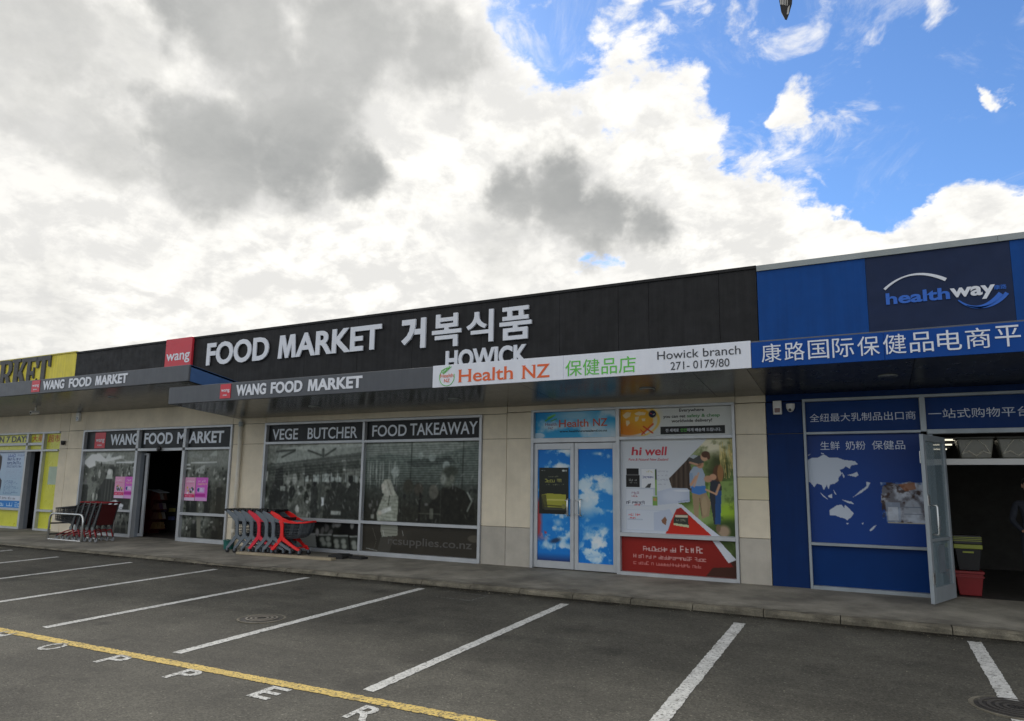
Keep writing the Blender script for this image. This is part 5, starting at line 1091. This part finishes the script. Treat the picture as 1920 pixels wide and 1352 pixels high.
# pink posters on the glass
def pink(x0, x1, lb, kind, seed):
    po = thing('poster', ((x0+x1)/2, PY-.01, 1.04), lb, 'poster', 'pink posters taped on the entrance glass'); cv = Canvas(x1-x0, .60, .008, (226, 150, 200))
    cv.scribble(.1, .9, .14, .07, (240, 220, 236), 6, seed); cv.scribble(.1, .8, .27, .04, (200, 60, 120), 8, seed+1)
    if kind == 0:
        cv.a[:] = (222, 146, 186); cv.scribble(.12, .88, .16, .06, (250, 216, 230), 5, seed); cv.scribble(.1, .9, .27, .04, (206, 60, 110), 9, seed+1)
        for k in range(16): cv.ell(rng.uniform(.2, .85), rng.uniform(.42, .68), .07, .05, [(40, 40, 70), (230, 236, 240), (90, 130, 180), (200, 160, 60), (60, 90, 60)][k % 5], .9)
        cv.rect(0, .72, 1, .86, (206, 50, 96)); cv.scribble(.1, .9, .79, .05, (240, 200, 210), 6, seed+2); cv.rect(0, .87, 1, 1, (214, 190, 224))
    else:
        cv.a[:] = (206, 88, 190); cv.scribble(.2, .85, .15, .08, (240, 200, 236), 4, seed); cv.scribble(.15, .95, .28, .07, (244, 206, 140), 6, seed+1); cv.rect(.15, .42, .75, .64, (206, 160, 222)); cv.ell(.25, .53, .1, .08, (50, 70, 130)); cv.scribble(.35, .7, .53, .1, (250, 240, 250), 4, seed+2); cv.rect(0, .70, .85, .82, (170, 40, 140)); cv.rect(0, .86, 1, 1, (216, 150, 216))
    printed('sheet', cv, x0, x1, 1.04, 1.64, PY-.012, po); obj('backing', MB().box(x0, x1, PY-.011, PY-.003, 1.04, 1.64), whitepl, po)
pink(sx(-13.93), sx(-13.50), 'pale pink poster, left one of the pair left of the entrance', 0, 300)
pink(sx(-13.49), sx(-13.08), 'magenta poster, right one of the pair left of the entrance', 1, 310)
pink(sx(-10.98), sx(-10.58), 'pale pink poster, left one of the pair right of the entrance', 0, 320)
pink(sx(-10.56), sx(-10.11), 'magenta poster, right one of the pair right of the entrance', 1, 330)

# ------------------------------------------------------------------ trolleys, right hand row
def stroke(b, pts, y0, y1):          # pts: x, z, width
    n = len(pts); Lp = []; Up = []
    for i, (x, z, w) in enumerate(pts):
        a = pts[max(i-1, 0)]; c = pts[min(i+1, n-1)]; d = Vector((c[0]-a[0], c[1]-a[1])).normalized(); s = Vector((-d.y, d.x))*w/2
        Lp.append((x-s.x, z-s.y)); Up.append((x+s.x, z+s.y))
    b.prism(Lp+Up[::-1], y0, y1)
HW = .25
def caster(b, x, y, z=.055, r=.052):
    b.lathe([(r*.6, -.016), (r, -.012), (r, .012), (r*.6, .016)], (x, y, z), 14, 'y')
def make_trolley(frame_m, lb):
    t = thing('shopping_trolley', (0, 0, 0), lb, 'trolley', 'row of plastic trolleys by the food hall window')
    for s in (-1, 1):
        y0, y1 = s*HW-.018, s*HW+.018; b = MB()
        stroke(b, [(.0, .925, .05), (.10, .872, .085), (.20, .815, .12), (.285, .755, .13), (.32, .69, .105), (.335, .60, .085), (.338, .48, .08), (.34, .39, .10), (.335, .345, .12)], y0, y1)
        stroke(b, [(.36, .40, .09), (.30, .335, .085), (.22, .24, .075), (.13, .14, .065), (.085, .105, .055)], y0-.0005, y1-.0005)
        stroke(b, [(.32, .39, .09), (.42, .325, .08), (.58, .235, .068), (.74, .155, .058), (.86, .115, .05)], y0+.0005, y1+.0005)
        stroke(b, [(.22, .80, .075), (.34, .755, .085), (.52, .715, .06), (.74, .70, .042), (.95, .705, .036)], y0+.001, y1+.001)
        for i, (vx, vy, vz) in enumerate(b.v):
            if vx > .36: b.v[i] = (vx, vy - s*min(.085, (vx-.36)*(.20 if vz < .42 else .14)), vz)
        o = obj('side_frame', b, frame_m, t, bevel=.008, seg=2)
        obj('pivot_cap', MB().lathe([(.045, -.022), (.045, .022)], (.315, s*HW, .72), 14, 'y'), frame_m, o)
        for x, yy in ((.10, s*HW), (.86, s*(HW-.085))):
            c = obj('caster', MB().box(x-.018, x+.018, yy-.028, yy+.028, .05, .115), greyplastic, t, bevel=.005)
            w = MB(); caster(w, x, yy); obj('wheel', w, blackplastic, c)
    obj('handle', MB().tube([(-.005, -HW-.03, .935), (-.005, HW+.03, .935)], .030, 10).box(-.05, .10, -.235, .235, .925, .962), blackplastic, t, bevel=.004)
    # rim round the front of the basket
    fr_ = [(.94, -.17, .705), (1.05, -.155, .715), (1.12, -.08, .725), (1.12, .08, .725), (1.05, .155, .715), (.94, .17, .705)]
    obj('rim', MB().tube(fr_, .022, 8), frame_m, t, smooth=True)
    # lattice basket: lofted from the rim to the rounded belly
    def ring(q):      # q 0 at the rim .. 1 at the bottom
        dz = math.sin(q*math.pi/2); z = .70-.34*dz; k = 1-.30*(1-math.cos(q*math.pi/2)); f = 1-.42*(1-math.cos(q*math.pi/2))
        pts = []
        for x in (.24, .36, .48, .60, .72, .84, .95): pts.append((.24+(x-.24)*f, -(HW*.93-max(0, x-.36)*.115)*k, z+.10*(1-q)*max(0, (.34-x)/.2)))
        for a in (.35, .5, .65): pts.append((.24+(.95-.24+.17*math.sin(a*math.pi))*f, HW*.93*k*(a-.5)*1.9, z+.012))
        for x in (.95, .84, .72, .60, .48, .36, .24): pts.append((.24+(x-.24)*f, (HW*.93-max(0, x-.36)*.115)*k, z+.10*(1-q)*max(0, (.34-x)/.2)))
        return pts
    bm = bmesh.new(); rows = [[bm.verts.new(p) for p in ring(q)] for q in (0, .14, .28, .42, .56, .7, .85, 1)]
    for r0, r1 in zip(rows[:-1], rows[1:]):
        for i in range(len(r0)-1): bm.faces.new((r0[i], r0[i+1], r1[i+1], r1[i]))
    bot = rows[-1]; n = len(bot)
    for i in range(n//2): 
        if i+1 < n-2-i: bm.faces.new((bot[i], bot[i+1], bot[n-2-i], bot[n-1-i]))
    rear = [r[0] for r in rows], [r[-1] for r in rows]
    for i in range(7): bm.faces.new((rear[0][i], rear[0][i+1], rear[1][i+1], rear[1][i]))
    bmesh.ops.subdivide_edges(bm, edges=[e for e in bm.edges if e.calc_length() > .09], cuts=1, use_grid_fill=True)
    bmesh.ops.wireframe(bm, faces=bm.faces, thickness=.011, use_replace=True, use_even_offset=True)
    me = bpy.data.meshes.new('basket'); bm.to_mesh(me); bm.free(); bk = link_mesh('basket', me, basketm, t)
    b = MB()     # solid nose and floor of the basket
    q0 = ring(.02); q1 = ring(.5); q2 = ring(.98)
    for a_, b_ in ((q0, q1), (q1, q2)):
        for i in range(5, 11): b.add([(p[0]-.006, p[1]*.985, p[2]) for p in (a_[i], a_[i+1], b_[i+1], b_[i])], [(0, 1, 2, 3)])
    nose = obj('nose_panel', b, basketm, bk); sm = nose.modifiers.new('thick', 'SOLIDIFY'); sm.thickness = .006
    obj('child_seat', MB().hexa([(.30, -.17, .62), (.34, -.17, .62), (.34, .17, .62), (.30, .17, .62)], [(.34, -.19, .80), (.37, -.19, .80), (.37, .19, .80), (.34, .19, .80)]), blackplastic, t)
    obj('crossbar', MB().box(.30, .36, -HW+.02, HW-.02, .36, .40), frame_m, t)
    obj('lower_rack', MB().tube([(.30, -HW+.03, .32), (.80, -HW+.06, .17), (.80, HW-.06, .17), (.30, HW-.03, .32)], .012, 8), frame_m, t)
    for o in t.children_recursive:                      # short wheelbase
        co = [v.co.copy() for v in o.data.vertices]; mx = sum(c.x for c in co)/len(co)
        for v, c in zip(o.data.vertices, co):
            if o.name.startswith(('caster', 'wheel')): v.co.x = c.x-(mx-.34)*.22 if mx > .34 else c.x
            elif c.x > .34: v.co.x = .34+(c.x-.34)*.78
    return t
row_a = R(7.5); r0 = Vector((-7.93, -1.0)); step = .20
names = ['grey trolley at the rear end of the row by the downpipe', 'second grey trolley from the downpipe in the row', 'third grey trolley from the downpipe, just behind the pinkish red one',
         'pinkish red trolley in the middle of the grey ones', 'grey trolley nested right in front of the pinkish red one', 'grey trolley right behind the bright red front trolley', 'bright red trolley at the front of the row with its basket showing']
pg = make_trolley(greyplastic, names[0]); pr = make_trolley(redf, names[6]); pk = make_trolley(redpink, names[3])
for i in range(7):
    o = {0: pg, 6: pr, 3: pk}.get(i) or copy_tree(pg)
    o['label'] = names[i]; d = step*i
    o.location = (r0.x+d*math.cos(row_a), r0.y+d*math.sin(row_a)+random.uniform(-.012, .012), -.012); o.rotation_euler = (0, 0, row_a+random.uniform(-.02, .02))

# trolleys of the left rack
def make_cart(lb):
    t = thing('shopping_trolley', (0, 0, 0), lb, 'trolley', 'black trolleys parked between the steel rails'); W2 = .24
    for s in (-1, 1):
        b = MB(); stroke(b, [(.24, .30, .09), (.20, .42, .075), (.13, .62, .06), (.06, .82, .055), (.03, .93, .05), (-.02, .985, .045)], s*W2-.016, s*W2+.016); p = obj('handle_post', b, M('charcoal_plastic', (.05, .055, .06), rough=.45), t, bevel=.006)
        obj('hub_cap', MB().lathe([(.05, -.02), (.05, .02)], (.235, s*W2, .33), 12, 'y'), M('mid_grey_plastic', (.16, .18, .185), rough=.4), p)
        b = MB().tube([(.20, s*W2*.95, .30), (.14, s*W2*.95, .20), (.10, s*W2*.95, .11)], .016, 8).tube([(.20, s*W2*.95, .30), (.55, s*W2*.8, .22), (.86, s*W2*.66, .12)], .016, 8); obj('chassis_rail', b, M('dull_red_tube', (.26, .011, .015), rough=.5), t, smooth=True)
        for x, k in ((.10, .95), (.86, .66)):
            c = obj('caster', MB().box(x-.015, x+.015, s*W2*k-.024, s*W2*k+.024, .06, .12), M('charcoal_plastic', (.05, .055, .06)), t); w = MB(); caster(w, x, s*W2*k); obj('wheel', w, M('white_wheel', (.24, .25, .26), rough=.4), c)
    obj('handle', MB().tube([(-.02, -W2-.015, .985), (-.02, W2+.015, .985)], .02, 10), M('dull_red_tube', (.34, .012, .018)), t, smooth=True)
    bm = bmesh.new()
    def rect(x_, w, z0, z1): return [(x_, -w, z0), (x_, -w, z1), (x_, w, z1), (x_, w, z0)]
    A_, B_ = rect(.16, .225, .42, .86), rect(.98, .165, .50, .80)
    for i, j in ((0, 1), (2, 3), (3, 0)):
        g = [[bm.verts.new(Vector(A_[i]).lerp(Vector(B_[i]), u).lerp(Vector(A_[j]).lerp(Vector(B_[j]), u), v)) for v in np.linspace(0, 1, 8)] for u in np.linspace(0, 1, 14)]
        for u in range(13):
            for v in range(7): bm.faces.new((g[u][v], g[u+1][v], g[u+1][v+1], g[u][v+1]))
    g = [[bm.verts.new(Vector(B_[0]).lerp(Vector(B_[3]), u).lerp(Vector(B_[1]).lerp(Vector(B_[2]), u), v)) for v in np.linspace(0, 1, 8)] for u in np.linspace(0, 1, 7)]
    for u in range(6):
        for v in range(7): bm.faces.new((g[u][v], g[u+1][v], g[u+1][v+1], g[u][v+1]))
    bmesh.ops.remove_doubles(bm, verts=bm.verts, dist=.002); bmesh.ops.wireframe(bm, faces=bm.faces, thickness=.016, use_replace=True, use_even_offset=True)
    me = bpy.data.meshes.new('basket'); bm.to_mesh(me); bm.free(); bk = link_mesh('basket', me, basketblk, t)
    obj('rim', MB().tube([(.04, -.232, .93), (.18, -.228, .875), (.98, -.17, .81), (.98, .17, .81), (.18, .228, .875), (.04, .232, .93)], .017, 8), basketblk, t, smooth=True)
    obj('base_tray', MB().hexa([(.17, -.22, .425), (.97, -.16, .505), (.97, .16, .505), (.17, .22, .425)], [(.17, -.22, .435), (.97, -.16, .515), (.97, .16, .515), (.17, .22, .435)]), basketblk, bk)
    fl = obj('rear_flap', MB().hexa([(.14, -.215, .42), (.155, -.215, .42), (.155, .215, .42), (.14, .215, .42)], [(.02, -.222, .93), (.035, -.222, .93), (.035, .222, .93), (.02, .222, .93)]), maroon, t)
    return t
cart = make_cart('black trolley with a maroon rear flap at the right end of the rail rack')
ca = math.pi+R(5); c0 = Vector((-12.28, -1.14))
cn = ['black trolley with a maroon rear flap at the right end of the rail rack', 'black trolley second from the right end of the rail rack', 'black trolley in the middle of the five on the rail rack', 'black trolley second from the left end of the rail rack', 'black trolley at the left end of the rail rack with its basket front showing']
for i in range(5):
    o = cart if i == 0 else copy_tree(cart); o['label'] = cn[i]; d = .20*i
    o.location = (c0.x+d*math.cos(ca), c0.y+d*math.sin(ca), -.014); o.rotation_euler = (0, 0, ca+random.uniform(-.015, .015))
t = thing('trolley_rail', (-13.4, -1.15, 0), 'bent steel tube rails of the trolley rack beside the yellow shop', 'rail')
for y, xa, xb, zt in ((-1.50, -14.22, -12.76, .66), (-.78, -14.1, -12.62, .66)):
    pts = [(xa, y, -.02), (xa, y, zt-.16), (xa+.02, y, zt-.08), (xa+.07, y, zt-.02), (xa+.16, y, zt), (xb-.16, y, zt), (xb-.07, y, zt-.02), (xb-.02, y, zt-.08), (xb, y, zt-.16), (xb, y, -.02)]
    obj('rail', MB().tube(pts, .026, 10), steel, t, smooth=True); obj('base_bar', MB().tube([(xa, y, .0), (xb, y, .0)], .02, 8), steel, t)
obj('cross_tube', MB().tube([(-14.22, -1.5, .40), (-14.10, -.78, .40)], .02, 8), M('dark_tube', (.04, .04, .04), rough=.5), t); obj('cross_tube', MB().tube([(-14.22, -1.5, .12), (-14.10, -.78, .12)], .02, 8), M('dark_tube', (.04, .04, .04)), t)

# ------------------------------------------------------------------ loose things on the footpath
t = thing('timber_plank', (-6.1, -1.2, -.01), 'weathered timber plank lying in front of the trolleys', 'plank')
d = Vector((2.43, .17)).normalized(); s = Vector((-d.y, d.x)); p0 = Vector((-7.36, -1.38)); p1 = p0+d*2.55
b = MB(); q = [p0, p1, p1+s*.16, p0+s*.16]; b.hexa([(v.x, v.y, -.012) for v in q], [(v.x, v.y, .038) for v in q]); obj('board', b, timber, t, bevel=.006)
for k, (x, y, w, dd, a, lb) in enumerate(((-4.98, -.80, .36, .22, .1, 'thick black rubber block at the end of the timber plank'), (-4.62, -.62, .42, .20, -.1, 'flat black rubber mat piece right of the rubber block'), (-5.25, -.35, .40, .16, .2, 'black rubber strip against the window sill behind the plank'))):
    t = thing('rubber_block', (x, y, 0), lb, 'rubber block', 'rubber blocks by the plank'); c, q = math.cos(a), math.sin(a); h = (.07, .035, .03)[k]
    pts = [(x+u*c-v*q, y+u*q+v*c) for u, v in ((-w/2, -dd/2), (w/2, -dd/2), (w/2, dd/2), (-w/2, dd/2))]; obj('slab', MB().hexa([(u, v, -.005) for u, v in pts], [(u, v, h) for u, v in pts]), rubber, t, bevel=.008)
    pts2 = [((u-x)*.7+x, (v-y)*.7+y) for u, v in pts]; obj('ridge', MB().hexa([(u, v, h) for u, v in pts2], [(u, v, h+.012) for u, v in pts2]), rubber, t)
t = thing('bucket', (-8.36, -.72, 0), 'small teal green bucket at the foot of the pier', 'bucket')
obj('body', MB().lathe([(.105, -.004), (.125, .20), (.118, .20), (.10, .01)], (-8.36, -.72, 0), 20), teal, t, smooth=False); obj('rim', MB().lathe([(.128, .185), (.134, .19), (.134, .205), (.126, .207)], (-8.36, -.72, 0), 20), teal, t); obj('handle', MB().tube([(-8.36+.13*math.cos(a), -.72-.03, .19+.05*math.sin(a)-.02) for a in np.linspace(0, math.pi, 9)], .005, 6), steel, t)

# ------------------------------------------------------------------ person in the doorway
def person(x, y, lb):
    t = thing('person', (x, y, 0), lb, 'person')
    J = {'pel': (0, 0, .96, .135, .10), 'waist': (0, 0, 1.10, .125, .095), 'chest': (0, -.01, 1.30, .155, .11), 'neckb': (0, .0, 1.45, .075, .07), 'hipL': (-.09, 0, .90, .09, .09), 'kneeL': (-.10, -.02, .50, .06, .065), 'ankL': (-.10, .02, .09, .042, .045), 'toeL': (-.12, -.14, .04, .04, .03), 'hipR': (.09, 0, .90, .09, .09), 'kneeR': (.10, -.02, .50, .06, .065), 'ankR': (.10, .02, .09, .042, .045), 'toeR': (.12, -.14, .04, .04, .03),
         'shL': (-.18, 0, 1.40, .06, .06), 'elL': (-.25, -.02, 1.13, .045, .045), 'wrL': (-.16, -.20, .99, .033, .033), 'shR': (.18, 0, 1.40, .06, .06), 'elR': (.25, -.02, 1.13, .045, .045), 'wrR': (.16, -.20, .99, .033, .033)}
    ks = list(J); E_ = [('pel', 'waist'), ('waist', 'chest'), ('chest', 'neckb'), ('pel', 'hipL'), ('hipL', 'kneeL'), ('kneeL', 'ankL'), ('ankL', 'toeL'), ('pel', 'hipR'), ('hipR', 'kneeR'), ('kneeR', 'ankR'), ('ankR', 'toeR'), ('chest', 'shL'), ('shL', 'elL'), ('elL', 'wrL'), ('chest', 'shR'), ('shR', 'elR'), ('elR', 'wrR')]
    def skinned(name, J, E_, m, root):
        ks = list(J); me = bpy.data.meshes.new(name); me.from_pydata([(x+J[k][0], y+J[k][1], J[k][2]) for k in ks], [(ks.index(a), ks.index(b_)) for a, b_ in E_], [])
        o = link_mesh(name, me, m, t); o.modifiers.new('skin', 'SKIN'); lay = me.skin_vertices[0].data
        for i, k in enumerate(ks): lay[i].radius = J[k][3:5]; lay[i].use_root = (k == root)
        sd = o.modifiers.new('sub', 'SUBSURF'); sd.levels = 1; sd.render_levels = 2; return o
    body = skinned('body', J, E_, cloth_dk, 'pel')
    for s in (-1, 1):
        H_ = {'w': (s*.16, -.20, .99, .026, .026), 'p': (s*.12, -.255, .975, .034, .018), 'k': (s*.10, -.285, .97, .03, .016)}; EE = [('w', 'p'), ('p', 'k')]
        for i, (o_, ln) in enumerate(((-.026, .06), (-.009, .07), (.009, .065), (.026, .05))):
            H_['a%d' % i] = (s*.10+o_*.8, -.30-ln*.5, .962, .0095, .009); H_['b%d' % i] = (s*.092+o_*.8, -.30-ln, .935, .008, .008); EE += [('k', 'a%d' % i), ('a%d' % i, 'b%d' % i)]
        H_['t'] = (s*.085, -.26, .99, .011, .01); H_['u'] = (s*.06, -.295, .985, .009, .009); EE += [('p', 't'), ('t', 'u')]
        skinned('hand', H_, EE, skin, 'w')
    b = MB(); b.tube([(x, y, 1.43), (x, y-.01, 1.56)], [.058, .052], 12); obj('neck', b, skin, t, smooth=True)
    hd = MB().ball((x, y-.01, 1.665), (.078, .096, .118), 16, 12); hd.ball((x, y-.035, 1.60), (.055, .06, .055), 12, 8); hd.hexa([(x-.018, y-.10, 1.635), (x+.018, y-.10, 1.635), (x+.016, y-.07, 1.635), (x-.016, y-.07, 1.635)], [(x-.008, y-.10, 1.69), (x+.008, y-.10, 1.69), (x+.008, y-.08, 1.69), (x-.008, y-.08, 1.69)])
    for s in (-1, 1): hd.ball((x+s*.08, y+.005, 1.66), (.012, .022, .034), 8, 6)
    head = obj('head', hd, skin, t, smooth=True)
    for s in (-1, 1): obj('eye', MB().ball((x+s*.030, y-.097, 1.682), (.013, .008, .008), 8, 6), dropc, head); obj('eyebrow', MB().box(x+s*.030-.018, x+s*.030+.018, y-.107, y-.095, 1.702, 1.709), hair, head)
    obj('mouth', MB().box(x-.024, x+.024, y-.098, y-.088, 1.607, 1.615), M('lips', (.3, .1, .09)), head)
    obj('hair', MB().ball((x, y+.012, 1.70), (.086, .098, .098), 16, 10), hair, t, smooth=True)
    return t
person(7.13, .80, 'person in a dark top standing in the dark doorway at the right edge')

# ------------------------------------------------------------------ bird passing over the roof
dirv = Vector((-.0775, .985, .679)).normalized(); tip = Vector((CX, CY, CZ))+dirv*6.4
t = thing('bird', tip+Vector((.03, .05, .33)), 'dark bird with white patched wing dipping into the top of the sky', 'bird'); bx, by, bz = tip+Vector((.03, .05, .33))
J = MB().ball((bx+.02, by, bz), (.05, .10, .045), 12, 8); J.ball((bx+.02, by-.11, bz+.025), (.028, .034, .028), 10, 8); obj('body', J, feather, t, smooth=True)
obj('beak', MB().lathe([(.009, 0), (.001, -.03)], (bx+.02, by-.143, bz+.022), 6, 'y'), beakm, t); obj('tail', MB().hexa([(bx, by+.09, bz), (bx+.04, by+.09, bz), (bx+.055, by+.20, bz-.01), (bx-.015, by+.20, bz-.01)], [(bx, by+.09, bz+.012), (bx+.04, by+.09, bz+.012), (bx+.055, by+.20, bz-.004), (bx-.015, by+.20, bz-.004)]), feather, t)
def wing(sgn):
    w = obj('wing', MB().prism([(bx-.055, bz+.02), (bx-.045, bz-.16), (bx-.035, bz-.25), (bx-.012, bz-.315), (bx+.002, bz-.325), (bx+.020, bz-.28), (bx+.045, bz-.20), (bx+.06, bz-.06), (bx+.05, bz+.02)], by-.008, by+.006), feather, t)
    for k in range(5): obj('feather', MB().prism([(bx-.046+.016*k, bz-.02), (bx-.036+.016*k, bz-.02), (bx-.030+.011*k, bz-.19-.006*k), (bx-.038+.012*k, bz-.19-.006*k)], by-.012, by-.0085), featherw, w)
    obj('wing_patch', MB().prism([(bx+.030, bz-.215), (bx+.014, bz-.235), (bx+.004, bz-.29), (bx+.018, bz-.285)], by-.012, by-.0085), featherw, w); return w
wing(1)
w2 = wing(1)
for o in (w2, *w2.children):
    for v in o.data.vertices: v.co = (v.co.x+.12, v.co.y, -v.co.z*.9+.02)
    o.data.update()
